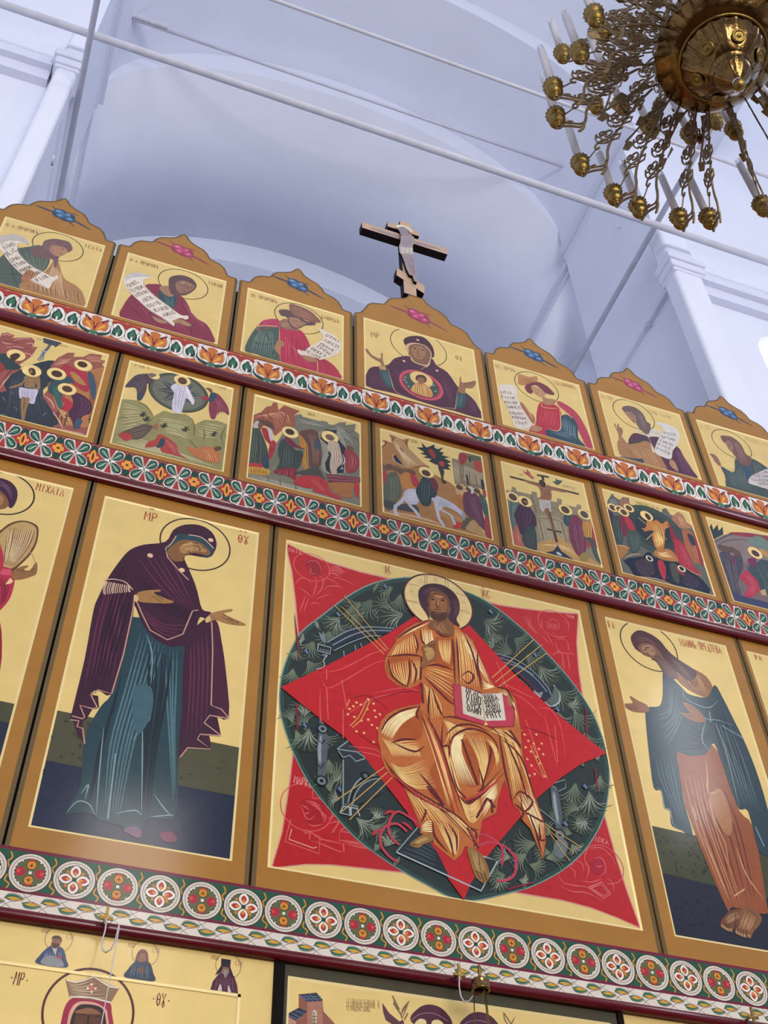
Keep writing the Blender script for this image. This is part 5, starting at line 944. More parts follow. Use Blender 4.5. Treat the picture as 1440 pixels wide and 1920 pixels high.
# q3 raising
p = Paint(); p.at(450, 725, 5.76)
p.poly('6e6c5c', '600,300 660,290 680,320 870,370 880,360 945,375 960,400 1010,410 1080,380 1150,380 1140,410 1255,400 1240,470 1290,510 1318,1280 1000,1230 400,1040 300,1000 330,700', False); p.hatch('8e9088', .006, '620,330 800,370 1000,420', '640,390 800,410 900,430', 5); p.hatch('94948a', .008, '1020,400 1080,430 1160,440', '1080,520 1160,560 1240,640', 6); p.lines('43443c', .006, '600,300 760,370 1000,430|1140,410 1160,490 1240,470|1200,520 1280,580 1290,700')
p.poly('90503c', '135,480 150,300 230,270 290,210 340,205 360,165 405,170 415,250 480,195 530,215 650,260 590,300 600,420 470,450 380,530 300,400', False); p.hatch('c88c6c', .008, '160,320 240,310 300,330', '420,260 520,290 560,400', 8); p.hatch('b06848', .008, '320,300 360,380 400,460', '500,300 520,360 560,420', 5); p.lines('5e2e24', .006, '300,240 320,330 420,340|470,240 500,300 460,440|220,290 260,340 200,340')
p.hatch('7c7c74', .008, '100,950 500,1060 1000,1210', '90,985 500,1090 1280,1280', 4); p.poly('74705e', '80,870 320,930 600,990 1320,1180 1318,1290 1000,1225 70,980', False); p.hatch('9c9a8c', .006, '80,930 500,1040 900,1140', '75,975 500,1080 1300,1280', 4); p.lines('4c4c40', .006, '70,980 500,1095 1000,1225 1318,1290|430,1000 440,1060|600,1050 610,1110|300,960 310,1010')
robes(p, '3c443c', '626a5c', '242a26', '130,440 200,430 250,530 290,640 310,760 240,850 90,820 110,600', '150,480 130,650 110,810', '230,560 260,700 230,840', 7); p.poly('b0a8a8', '150,400 190,365 230,390 200,440 150,440'); p.poly('6c4a38', '195,395 235,385 240,440 210,460'); robes(p, '9c2430', 'cc5458', '6c141e', '235,450 290,450 330,550 390,600 370,700 320,790 310,680 320,620 270,560', '270,480 320,580 350,680', '310,560 360,620 340,740', 3); p.poly('b8b0b0', '300,410 340,430 360,560 330,580 310,500'); p.poly('5c3c30', '190,350 320,370 370,430 360,470 320,440 240,400')
p.poly('2c3c48', '250,760 310,740 310,880 250,860'); p.poly('a03038', '90,820 230,830 235,880 100,860'); p.poly('b88a34', '90,860 310,890 300,950 90,930'); p.hatch('7c5424', .006, '110,870 110,900 110,940', '290,900 290,920 290,950', 7)
robes(p, '343c38', '5c6660', '1e2624', '470,560 530,590 600,680 670,690 680,780 610,900 500,880 400,890 430,800 410,700 430,600', '450,620 440,760 430,860', '590,700 600,800 560,880', 7); p.poly('6c2434', '490,530 550,560 640,640 730,640 700,670 560,640 500,600'); robes(p, '7c2430', 'a8505c', '4c141e', '400,890 600,880 600,1000 510,960 370,930', '430,900 420,920 410,940', '580,900 570,940 570,970', 4); nimb(p, (543, 490), .062); p.disc('44281c', (540, 485), .030)
robes(p, 'a8742c', 'd4a050', '744818', '640,520 690,540 730,620 730,880 690,890 670,800 700,680 650,640', '690,560 710,700 700,860', '720,600 730,720 720,880', 3); p.poly('5c3c34', '640,490 720,460 820,470 860,560 880,700 870,850 800,890 750,840 740,660 690,560'); p.hatch('84604c', .006, '700,490 760,600 780,840', '830,520 860,680 850,840', 5); p.poly('3c4454', '820,560 870,580 860,680 800,640'); p.poly('44403c', '600,920 720,890 840,870 900,960 900,1000 600,930')
p.poly('8c8a78', '850,510 920,470 1040,450 1100,520 1150,650 1140,900 1100,940 930,930 880,840 900,700'); p.poly('1c2030', '870,500 930,460 1050,465 1040,500 1090,600 1145,660 1130,800 1120,930 980,935 930,900 920,820 960,740 940,620 870,560', False); nimb(p, (972, 540), .066); p.disc('6c5448', (972, 545), .030)
robes(p, 'b49c88', 'd4c4b0', '84705e', '960,590 1030,585 1070,620 1095,720 1110,810 1050,880 1045,935 990,935 970,830 985,720 945,680', '980,620 1000,760 1000,920', '1060,640 1080,760 1030,920', 6); robes(p, '8c3034', 'b46060', '5c1c24', '1130,690 1200,680 1250,720 1290,800 1270,890 1200,930 1140,900 1140,780', '1160,720 1180,800 1170,890', '1230,730 1260,800 1230,890', 4); p.disc('6c4434', (1190, 665), .026); p.lines('c8c8d4', .006, '1110,720 1130,800 1100,850|1090,860 1110,880 1080,890')
robes(p, 'a82c30', 'd45c58', '741820', '620,980 700,955 800,960 880,980 950,1040 970,1120 1080,1190 1110,1220 1040,1210 900,1160 790,1130 790,1090 700,1090 600,1050 580,1020', '700,980 780,1040 860,1120', '860,1000 900,1060 960,1150', 6); p.poly('6c2c38', '930,940 1300,980 1300,1030 960,1030', False); p.lines('a86070', .005, '940,960 1290,1000|950,1000 1290,1020'); p.poly('9c6434', '960,1040 1230,1040 1220,1110 1200,1200 1050,1160'); p.poly('b02c30', '1240,1030 1280,1040 1290,1120 1270,1200 1235,1120'); p.write('9c7a40', 'VOCKR', (735, 300), (835, 325), .026); p.out('painting', PAN['q3'])
# q4 entry
p = Paint(); p.at(700, 790, 6)
p.poly('9c6c3c', '90,500 95,290 140,250 95,200 150,215 220,240 180,140 240,160 330,200 410,190 385,250 400,300 460,360 560,460 610,500 680,590 780,660 860,680 920,730 1000,900 1240,1250 1355,1330 800,1190 130,1030', False)
p.poly('a88458', '220,240 260,180 330,215 400,300 470,380 590,490 500,500 360,510 280,300'); p.hatch('d0b088', .007, '240,200 380,380 520,490', '230,260 330,400 400,500', 6); p.lines('7c2c28', .009, '100,205 150,230 100,290|190,145 230,190 200,225|385,195 370,240 395,290|300,290 340,340|95,290 130,260|430,520 600,495 640,560|680,590 760,640 870,690'); p.poly('1e2234', '225,385 250,370 330,480 340,490 280,470 240,440', False); p.line('c8b8a0', .005, '235,365 220,385 250,450 340,495')
for k, q in enumerate(((130,520),(190,510),(260,530),(320,560),(380,560),(430,570))): p.disc('5c4434' if k % 2 else '6c4c34', q, .030)
robes(p, '545644', '80826c', '34362c', '150,600 260,570 310,700 320,820 250,920 200,1000 130,960 110,760', '170,620 180,780 170,960', '270,620 290,760 240,900', 8); p.poly('a02c2c', '105,560 150,580 120,720'); p.poly('b07434', '310,600 400,570 430,640 500,740 350,750'); p.poly('a02838', '420,560 520,680 510,750 440,700'); p.poly('3c3c3c', '130,880 300,920 480,940 510,1020 330,1000 130,960')
p.hatch('c8a078', .006, '130,990 500,1060 800,1150', '130,1020 500,1090 800,1180', 4); p.hatch('c89c5c', .006, '600,960 700,1000 800,1100', '900,1000 1000,1100 1100,1200', 7)
p.poly('3a2c20', '730,500 760,490 800,560 790,640 830,690 780,690 760,600'); p.poly('20282c', '490,290 560,290 545,235 600,290 630,280 690,255 690,290 720,310 790,290 745,335 800,350 770,375 860,400 800,410 880,455 830,465 880,500 840,505 870,540 780,530 740,490 700,480 625,440 660,420 560,400 610,385 530,355 580,345', False); p.poly('8c2c24', '620,320 660,310 700,370 690,420 640,370'); p.poly('a82c34', '740,450 790,450 800,500 760,500')
p.poly('7c6c54', '885,410 955,430 965,360 1000,340 1210,390 1250,590 1270,760 1100,740 920,700', False); p.poly('96886c', '1010,500 1130,540 1240,590 1260,700 1140,700 1010,640'); p.poly('8c2c2c', '970,360 1060,380 1030,470 980,480'); p.poly('9c3c30', '1130,460 1210,440 1230,570 1160,550'); p.poly('54543c', '1070,380 1200,400 1190,440 1080,430'); 
for q in ('1045,600 1065,610 1075,700 1060,710', '1210,650 1240,670 1250,770 1225,760', '1075,400 1090,410 1100,450 1085,450'): p.poly('1c2030', q)
p.hatch('b8a888', .005, '900,440 910,560 930,700', '960,460 970,560 985,700', 4); p.lines('54442c', .005, '1010,500 1010,640|1080,560 1090,720|1150,600 1170,720')
robes(p, 'b89868', 'dcc8a0', '7c5c34', '930,740 1000,700 1040,770 1000,820 940,820', None); robes(p, 'a8642c', 'd49a5c', '6c3c18', '930,830 1000,830 1010,980 960,950', '940,840 960,900 980,960', '990,840 1000,900 1010,970', 2); robes(p, '5c2c44', '88586c', '3a1a30', '1020,800 1120,790 1190,850 1230,1000 1260,1220 1170,1140 1040,1030 1010,900', '1060,820 1090,950 1180,1130', '1160,850 1210,1000 1250,1190', 6); robes(p, '3c5048', '647c70', '24342e', '1190,800 1260,860 1300,1000 1320,1130 1260,1060 1210,920', '1220,850 1260,960 1290,1080', '1250,870 1280,960 1310,1090', 3); p.poly('a83430', '1230,770 1270,780 1270,850 1245,840'); p.poly('8c3438', '1260,1060 1320,1120 1350,1320 1260,1260')
for q in ((970,740),(1080,760),(1170,780)): p.disc('54382c', q, .024)
p.poly('c0b8b0', '1060,730 1120,740 1130,800 1100,810 1100,770')
robes(p, '50483a', '807058', '2c2820', '1020,1100 1120,1080 1200,1180 1000,1210', None); p.poly('a88454', '1110,1110 1160,1130 1270,1300 1100,1240 1040,1200'); p.poly('b42c2c', '930,1130 1010,1150 960,1200 900,1190')
DK_ = 'b2b0ba'
p.poly(DK_, '345,800 400,755 480,765 500,800 700,830 780,860 880,910 960,970 1030,1040 1020,1110 960,1030 850,970 790,960 760,1000 700,970 660,880 510,900 500,930 400,930 350,880', n=3); p.line(DK_, .024, '350,850 320,900 250,950 245,1010 270,1060', False); p.line(DK_, .022, '400,930 470,1000 530,1085', False); p.line(DK_, .022, '710,960 740,1090 800,1180', False); p.line(DK_, .020, '770,990 880,1060 920,1160', False); p.poly('8c8c96', '1000,1020 1035,1050 1025,1115 990,1060'); p.hatch('d4d2dc', .006, '380,790 440,780 500,800', '380,880 440,900 500,890', 4); p.hatch('7c7c8c', .004, '740,850 740,900 730,960', '900,930 860,950 820,950', 5)
robes(p, '24343a', '4c626a', '141f26', '560,620 620,610 700,680 720,780 700,850 660,860 640,940 560,940 500,850 480,770 520,690', '560,660 540,780 560,900', '660,700 660,800 620,920', 6); p.poly('5c2434', '620,620 690,640 730,720 720,790 680,760 650,700'); nimb(p, (597, 570), .060); p.disc('4c2c1c', (595, 580), .030); p.write('9c7a40', 'BXO', (430, 230), (500, 245), .03); p.out('painting', PAN['q4'])
# q5 crucifixion
p = Paint(); p.at(920, 850, 6.26)
p.poly('84785e', '160,420 245,440 250,385 300,400 305,440 480,480 485,440 545,455 550,510 780,570 785,520 840,540 835,590 1010,630 1015,590 1065,605 1065,650 1165,680 1320,1330 880,1220 640,1160 270,1080', False); p.poly('94886c', '560,740 850,780 900,1100 620,1040'); p.hatch('a89c80', .005, '560,760 600,900 630,1030', '840,800 870,950 910,1060', 5); p.lines('5c523c', .007, '560,750 720,770 850,800|570,760 630,1030|830,800 910,1080|500,600 740,640 860,700|480,480 540,700')
p.poly('b08850', '540,1060 700,1010 780,1030 790,960 900,1040 1000,1080 1100,1180 1310,1330 1050,1270 900,1210 620,1160'); p.hatch('d8b480', .008, '560,1080 660,1060 760,1080', '820,1060 950,1120 1060,1220', 6); p.poly('1e2840', '620,1165 740,1140 790,1070 830,1140 900,1190 1010,1270 800,1215', False); p.poly('b8b4b0', '770,1155 810,1160 840,1195 800,1190')
CR = '3c2a22'
p.stroke(CR, .018, p.parse('228,268 540,350 1038,475')); p.stroke(CR, .018, p.parse('548,250 685,275')); p.stroke(CR, .02, p.parse('610,260 640,420 690,700 780,1040')); p.stroke(CR, .016, p.parse('665,885 740,900 838,925'))
p.poly('8a5c40', '400,300 480,330 580,360 640,340 680,370 760,400 880,440 860,455 720,430 720,490 700,550 580,530 590,480 560,390 430,340'); p.hatch('5c3828', .005, '600,400 620,460 600,520', '690,410 690,470 680,530', 4); p.hatch('b0805c', .004, '610,410 640,400 690,415', '600,500 640,510 690,520', 4); p.poly('b0a8a4', '570,535 700,550 715,690 650,650 610,685 575,620', False); p.hatch('807880', .004, '590,550 600,600 610,660', '690,560 700,620 700,680', 4); p.poly('7c5038', '635,655 690,650 690,690 740,860 760,900 730,900 700,800'); nimb(p, (625, 345), .030); p.disc('3c241c', (610, 350), .026, 14, 1.4)
robes(p, '50605c', '7c8c80', '30403c', '240,530 320,540 340,620 280,720 310,830 290,950 240,820 215,640', '250,560 240,700 270,850', '310,580 290,700 290,830', 5); robes(p, 'a85848', 'd48c74', '743028', '310,830 350,950 395,1095 300,1080 260,950', '310,870 320,960 330,1070', '340,930 370,1020 380,1085', 3)
robes(p, '3c2038', '5e3c54', '24122a', '350,590 410,580 470,640 530,740 540,850 480,860 400,920 360,950 310,820 280,720 310,640', '360,620 350,760 350,900', '470,670 490,760 440,860', 6); robes(p, '2e3a3a', '525e58', '1a2424', '370,950 440,860 520,860 545,1130 440,1110 390,1060', '400,920 420,1000 430,1090', '510,880 510,1000 530,1120', 5)
nimb(p, (262, 510), .056, '54382c'); nimb(p, (405, 560), .058); p.poly('301828', '360,550 390,520 430,540 440,590 410,610 380,590'); p.disc('84583c', (410, 565), .016)
robes(p, '2a4450', '4c6874', '182a34', '870,720 940,700 960,760 920,850 860,810', '880,740 900,780 900,830', '930,730 930,780 920,830', 3); robes(p, '6c2c44', '985870', '461a30', '930,760 1000,720 1080,800 1110,950 1130,1100 1080,1210 1010,1180 940,1030 920,880', '950,780 960,950 1020,1150', '1050,800 1090,960 1090,1180', 7); robes(p, 'b07c38', 'd8ac68', '744c1c', '1080,810 1190,800 1200,880 1200,1000 1110,980', '1100,830 1130,900 1120,970', '1180,830 1190,900 1190,980', 4); robes(p, 'a02c38', 'cc5c60', '6c1820', '1190,860 1240,960 1260,1110 1180,1080 1150,1120 1130,1000 1190,1000', '1200,890 1220,980 1240,1090', '1220,930 1240,1000 1250,1100', 3); p.poly('3c4c48', '1110,990 1200,1000 1250,1150 1300,1300 1220,1200 1170,1060'); p.poly('8c7a3c', '1050,1190 1110,1160 1150,1200 1140,1260 1060,1250')
nimb(p, (878, 660), .058, '54382c'); nimb(p, (1100, 715), .056, '4c4440'); p.poly('a84844', '380,195 410,220 430,215 420,180 460,220 480,260 520,290 490,295 440,255 400,230', False); p.poly('44544c', '730,330 770,320 760,290 790,310 845,320 820,350 790,370 750,345', False); p.write('a8885c', 'RACP', (310, 245), (390, 265), .022); p.write('a8885c', 'RACPETIE', (820, 380), (1000, 425), .022); p.out('painting', PAN['q5'])
# q6 descent
p = Paint(); p.at(1110, 900, 5.76)
p.poly('5c5c54', '165,300 170,220 220,140 250,180 300,210 340,180 400,190 410,250 470,290 490,330 600,340 750,400 760,310 800,300 850,370 880,380 930,340 990,380 1020,450 1100,510 1150,700 1215,920 1345,1270 900,1140 340,1015 280,800', False); p.poly('906450', '300,220 370,185 410,250 470,290 460,380 340,330'); p.poly('a0704c', '870,400 930,345 990,380 1010,440 1100,510 980,520 880,480'); p.hatch('c89878', .006, '900,380 940,430 960,500', '980,390 1000,440 1060,510', 4); p.hatch('8c8c88', .006, '190,220 230,200 270,220', '180,280 240,260 290,260', 4); p.hatch('848480', .006, '760,330 790,350 830,380', '760,410 800,420 850,430', 3)
p.loc(*p.P((670, 540))); 
for c, k in (('38463e', .245), ('2c3a38', .19), ('1e2a30', .14)): p.disc(c, (0, 0), k, 36)
p.at(1110, 900, 5.76); p.lines('b49858', .007, '540,520 760,560|500,400 620,500|590,640 700,540|860,480 760,540|810,640 740,580')
robes(p, '3c2038', '6c4058', '22121e', '180,330 240,380 260,560 270,690 220,560', None); robes(p, '30443c', '587064', '1c2c28', '230,400 320,400 340,560 330,690 280,690 240,560', '250,430 270,560 290,680', '310,430 330,560 320,680', 4); robes(p, '6c2438', '984c5c', '441424', '290,400 370,390 390,560 340,600', None); robes(p, 'a42834', 'd0585c', '6c1820', '340,380 400,400 470,520 440,550 390,500', None); robes(p, '3c4a44', '647468', '24302c', '390,560 470,540 530,620 520,740 450,800 400,740 380,640', '410,580 430,660 440,770', '490,580 510,660 500,740', 5)
for q in ((225, 295), (300, 315), (345, 345), (400, 300)): nimb(p, q, .046, '54382c')
robes(p, '7c2430', 'a8505c', '4c1420', '840,480 900,520 960,640 920,700 860,640', None); robes(p, 'a02838', 'cc5860', '6c1622', '900,640 960,660 1050,760 1080,900 1190,1030 1000,940 920,850 890,720', '920,680 960,780 1020,920', '1000,720 1060,840 1150,1000', 6); robes(p, '9c5c3c', 'c88c64', '683820', '980,540 1080,560 1150,720 1190,860 1120,900 1050,800 1000,680', '1010,580 1060,700 1120,860', '1080,580 1130,700 1170,850', 5); p.poly('28343c', '1030,580 1090,600 1120,690 1080,700'); p.poly('3c4044', '860,500 960,520 970,640 930,620'); p.poly('942c30', '1100,520 1160,680 1210,910 1170,880 1120,700')
robes(p, 'b87434', 'ecc878', '7c3c1c', '600,430 660,440 700,430 760,470 800,440 830,470 790,540 790,650 770,740 700,740 670,680 650,600 660,540 560,550 590,490', '620,460 690,600 700,720', '740,480 780,600 760,720', 8); p.hatch('ecc878', .006, '660,560 680,640 700,720', '750,560 770,640 760,700', 6); nimb(p, (592, 385), .056); p.poly('44281c', '570,370 600,360 640,410 610,430')
p.poly('a87038', '680,760 820,740 900,800 930,880 780,860 690,820'); p.hatch('e4c080', .007, '700,770 760,780 820,760', '720,820 800,830 900,850', 5)
p.poly('10182c', '340,870 400,840 550,820 600,770 640,780 660,820 780,870 920,880 1000,940 1100,1000 1200,1080 1280,1180 1270,1225 1100,1170 900,1130 850,1110 700,1060 460,1030 400,930', False); p.poly('3c2c38', '470,880 620,850 680,1000 560,1040 500,980'); p.poly('34283a', '1000,1000 1150,1080 1150,1160 1000,1120'); p.poly('a42c38', '710,880 760,870 800,960 790,1080 740,1010'); p.poly('44463c', '840,900 920,920 945,1110 880,1060'); p.poly('8c2c34', '900,930 960,960 1000,1030 940,1000'); nimb(p, (622, 845), .030, '201828', 'd8d0b0'); nimb(p, (970, 955), .034, '201828', 'd8d0b0')
p.poly('9c6c38', '270,700 400,720 400,750 320,850 280,800'); p.lines('c8a078', .008, '350,840 450,800 530,800|460,1035 700,1065 850,1120|280,700 340,710 400,740|1000,935 1100,1000 1190,1030')
for k in range(14): p.line('3c5c84', .006, [(lambda x, y: (x, y))(*q) for q in ((500+k*52, 960+k*14+(k % 3)*20), (515+k*52, 975+k*14+(k % 3)*20))], False)
p.write('b08c50', 'COHECTVIE.BO.AD', (480, 250), (730, 315), .026); p.out('painting', PAN['q6'])
# q7
p = Paint(); p.at(1300, 950, 8.727)
p.poly('6c5c5c', '340,540 500,460 700,410 900,420 1222,470 1500,560 1700,1800 1222,1680 680,1560', False); p.poly('7c6e6c', '360,620 520,500 720,440 1000,480 1300,560 1300,900 600,900 400,800'); p.lines('4c4044', .008, '350,600 500,500 700,440 950,470|370,650 520,560 760,530 960,560'); p.poly('8c2c3c', '570,430 640,410 900,430 1222,490 1500,560 1500,640 1222,560 1100,500 900,490 700,460', False); p.poly('667a70', '900,540 1050,470 1200,540 1300,640 1200,700 1000,640')
p.poly('283438', '270,330 300,270 330,370 400,285 420,390 485,320 495,450 340,530', False); robes(p, '44404c', '6c6a70', '282630', '430,760 560,720 640,800 700,760 800,820 820,1000 740,1200 780,1450 620,1400 480,1000', '460,820 560,1100 640,1380', '700,840 720,1100 760,1400', 9); p.poly('6c2c3c', '600,800 660,840 700,950 640,900')
for q in ((470,670),(560,690),(640,700),(720,750)): p.disc('5c4440', q, .034)
robes(p, 'a82c44', 'd05c6c', '741c30', '800,1080 900,1030 950,1100 1080,1200 1090,1350 1000,1450 880,1500 830,1450 900,1300 770,1170', '820,1110 920,1220 900,1440', '940,1130 1040,1250 1000,1420', 6); robes(p, '34444a', '5c6c6c', '1e2a30', '900,980 1050,900 1150,860 1400,1000 1500,1500 1150,1400 1050,1200 930,1080', '1000,980 1100,1150 1200,1380', '1150,920 1250,1150 1350,1400', 8); p.poly('6c2448', '885,870 950,830 1030,840 1020,980 940,950'); nimb(p, (1015, 750), .066); p.disc('44342c', (1020, 760), .032); p.hatch('b88850', .012, '1060,660 1100,720 1160,800', '1200,700 1230,780 1260,860', 5); p.poly('303858', '640,1400 900,1480 1222,1560 1500,1640 1600,1800 1222,1670 690,1550', False); p.poly('b8946c', '1100,1370 1180,1340 1210,1450 1120,1440', False)
p.out('painting', PAN['q7'])
# ---------------- tops of the bottom row
p = Paint(-0.0006); p.at(0, 1380, 2.769)
for (x, y, c, hd, sh) in ((265, 1190, '3c4868', '4c342c', 0), (722, 1262, '26364a', '6c3c30', 1), (1162, 1325, '4c2438', '3c2c28', 2)):
    X, Z = p.P((x, y)); p.loc(X, Z, .66); p.kx = 1.25; p.ring('7a5a4c', (.012, .16), .052, .002, 30)
    p.poly(c, '-.066,-.002 -.058,.05 -.035,.095 -.012,.12 .02,.12 .045,.10 .062,.05 .07,-.002', False if sh == 2 else True)
    p.hatch(['8a90b0', '5c7088', '7a4c60'][sh], .003, '-.04,.08 -.045,.04 -.05,.0', '.04,.09 .045,.05 .055,.0', 7)
    if sh == 0: p.poly('8a8a8c', '-.045,.0 -.03,.05 .03,.05 .055,.0'); p.poly('a83c3c', '.02,.045 .04,.045 .04,.06 .02,.06', False); p.poly('b8b4b4', '-.01,.10 .012,.06 .012,.12', False)
    p.poly('8a5a44', '-.018,.11 .0,.105 .02,.115 .024,.15 .008,.17 -.014,.16'); 
    if sh == 0: p.poly(hd, '-.02,.15 -.016,.175 .01,.182 .026,.165 .026,.14 .02,.16 -.01,.162'); p.poly(hd, '-.014,.13 .002,.10 .02,.13')
    if sh == 1: p.poly(hd, '-.03,.10 -.024,.16 .0,.185 .024,.165 .034,.10 .018,.13 .012,.155 -.008,.155 -.014,.13'); p.poly('6c4438', '-.02,.05 .02,.04 .01,.07')
    if sh == 2: p.poly('20182a', '-.026,.20 .022,.20 .022,.155 .045,.09 .02,.11 .016,.15 -.014,.15 -.022,.11 -.05,.09 -.024,.155', False); p.poly('8c8078', '-.012,.13 .002,.08 .014,.13'); p.poly('c8b8b0', '-.03,.0 -.02,.04 -.01,.0'); p.poly('c8b8b0', '.02,.0 .02,.04 .035,.0')
    p.write('8c5c50', 'HXN', (-.075, .185), (-.04, .185), .02, .0015); p.write('8c5c50', 'CTM', (.045, .17), (.08, .17), .02, .0015); p.kx = 1.0; p.at(0, 1380, 2.769)
halo(p, (222, 1400), (692, 1470), '54242c', .009, None, .99)
p.write('6c3428', '.MP.', (38, 1285), (145, 1305), .05, .004); p.write('6c3428', '--', (80, 1262), (140, 1270), .045, .003); p.write('6c3428', '.QY.', (780, 1395), (885, 1410), .05, .004); p.write('6c3428', '--', (825, 1372), (880, 1378), .045, .003)
p.poly('9c2444', '360,1370 440,1360 560,1380 580,1440 580,1640 320,1640 320,1470', n=3); p.poly('d8a088', '365,1640 350,1480 390,1390 470,1380 540,1410 560,1460 560,1640'); p.poly('2c1c20', '370,1640 362,1500 400,1405 470,1395 530,1415 548,1470 550,1640'); p.poly('5c3424', '385,1640 385,1480 420,1420 470,1410 515,1430 535,1480 530,1640'); p.lines('2c1814', .006, '400,1450 430,1445 450,1455|485,1460 510,1455 530,1465|460,1450 455,1500'); p.poly('8c5c3c', '400,1425 470,1415 520,1440 510,1445 400,1440')
p.poly('8c6c50', '340,1265 390,1275 440,1262 488,1243 530,1270 570,1295 622,1305 575,1385 360,1355', False); p.hatch('c4ac8c', .004, '350,1280 400,1290 480,1260', '370,1345 460,1360 560,1370', 6); p.line('e0d4c4', .006, '345,1268 390,1280 440,1268 488,1250 530,1278 570,1302 618,1308', False); p.line('e0d4c4', .006, '362,1355 470,1358 575,1385', False); p.disc('c86c5c', (475, 1310), .010, 8); 
for q in ((475,1290),(455,1310),(495,1312),(475,1330)): p.disc('e0d4c4', q, .005, 8)
p.out('painting', PAN['r1'])
p = Paint(); p.at(500, 1640, 3.13)
p.poly('8c5444', '190,695 240,740 330,740 335,800 400,870 400,1100 105,1100 115,820 190,850', False); p.poly('a4705c', '240,745 330,740 330,1100 240,1100', False); p.poly('2c3044', '188,700 295,690 333,738 240,745', False); p.poly('2c3044', '112,820 190,778 240,800 175,855', False); p.lines('5c6c84', .003, '200,705 250,742|225,702 275,742|250,696 305,740|195,715 320,712|210,728 330,726|130,825 190,850|150,810 205,840|170,795 225,815', taper=False); p.poly('b0846c', '120,830 175,860 175,1100 112,1100', False); p.poly('d0c8b0', '270,800 280,790 295,800 295,1000 268,1000', False); p.lines('4c3c34', .003, '275,800 275,1000|284,800 284,1000|268,830 295,830|268,850 295,850|268,870 295,870', taper=False)
for oy in (745, 765, 785): p.write('9c8058', 'CEIUVDEHCTBOMANERU'[:14 if oy > 780 else 18], (470, oy+7), (470+(140 if oy > 780 else 195), oy+20), .02, .0015)
p.poly('5c3440', '680,750 720,810 780,860 800,850 810,870 760,890 700,850 685,800', False); p.lines('7a6448', .006, '740,705 760,770 790,820 800,850|740,710 780,790|840,735 820,780 800,840|835,740 800,790 790,840|745,750 770,790|820,760 800,800|830,810 810,850'); p.lines('7a6448', .005, '1390,800 1400,850 1420,880|1395,810 1440,880|1460,830 1440,870 1430,900')
for cx in (968, 1255):
    dy = 0 if cx < 1000 else 44
    p.poly('4c2434', '%d,%d %d,%d %d,%d %d,%d %d,%d %d,%d' % (cx-118, 860+dy, cx-80, 785+dy, cx-10, 760+dy, cx+70, 790+dy, cx+125, 880+dy, cx+60, 960+dy), True); p.poly('d8c48c', '%d,%d %d,%d %d,%d %d,%d' % (cx-100, 885+dy, cx-70, 845+dy, cx-30, 860+dy, cx-45, 930+dy)); p.poly('d8c48c', '%d,%d %d,%d %d,%d %d,%d' % (cx, 870+dy, cx+40, 850+dy, cx+80, 890+dy, cx+50, 950+dy)); p.line('8a6070', .004, '%d,%d %d,%d %d,%d %d,%d' % (cx-115, 850+dy, cx-60, 815+dy, cx+20, 815+dy, cx+100, 860+dy))
p.out('painting', PAN['r2'])
# ================================================================ cross on the central panel
YC = 0.0
cross = thing('altar_cross', 'painted wooden three-bar cross standing on the crown of the central top panel', 'cross', (0, 0, 0))
def cp(px, py): return XZ(660+px/7.2, 400+py/7.2, YC)
def plank(name, pts, y0, y1, parent):
    mb = MB(); n = len(pts)
    ar = sum(pts[i-1][0]*pts[i][1]-pts[i][0]*pts[i-1][1] for i in range(n)); pts = pts if ar > 0 else pts[::-1]
    mb.add([(a, y0, b) for a, b in pts], [tuple(range(n))], 0); mb.add([(a, y1, b) for a, b in pts], [tuple(range(n))[::-1]], 1)
    for i in range(n):
        j = (i+1) % n; mb.add([(pts[i][0], y0, pts[i][1]), (pts[j][0], y0, pts[j][1]), (pts[j][0], y1, pts[j][1]), (pts[i][0], y1, pts[i][1])], [(0, 3, 2, 1)], 1)
    return mb.build(name, [M['wood'], M['wooddark']], parent)
q = cp(720, 140), cp(820, 1090)
bot, top_ = cp(820, 1095), cp(690, 110)
xc, hw = (bot[0]+top_[0])/2, 0.052
zt_, zb_ = top_[1], 9.448
plank('upright', [(xc-hw, zb_), (xc+hw, zb_), (xc+hw, cp(850, 880)[1]), (xc+hw*.95, zt_), (xc-hw*.95, zt_)], 0.0, 0.07, cross)
a_, b_ = cp(135, 145), cp(1285, 530); zc_ = (cp(130, 110)[1]+cp(130, 185)[1])/2; zc_ = (cp(140, 110)[1]+cp(1280, 490)[1]+cp(140, 180)[1]+cp(1280, 570)[1])/4
plank('crossbar', [(a_[0], zc_-.048), (b_[0], zc_-.048), (b_[0], zc_+.048), (a_[0], zc_+.048)], -0.002, 0.068, cross)
a_, b_ = cp(480, 150), cp(905, 290); zu = (cp(485, 110)[1]+cp(900, 245)[1]+cp(485, 175)[1]+cp(900, 320)[1])/4
plank('upper_bar', [(a_[0], zu-.04), (b_[0], zu-.04), (b_[0], zu+.04), (a_[0], zu+.04)], -0.001, 0.067, cross)
plank('foot_bar', [cp(605, 735), cp(980, 980), cp(975, 1085), cp(600, 835)], -0.001, 0.067, cross)
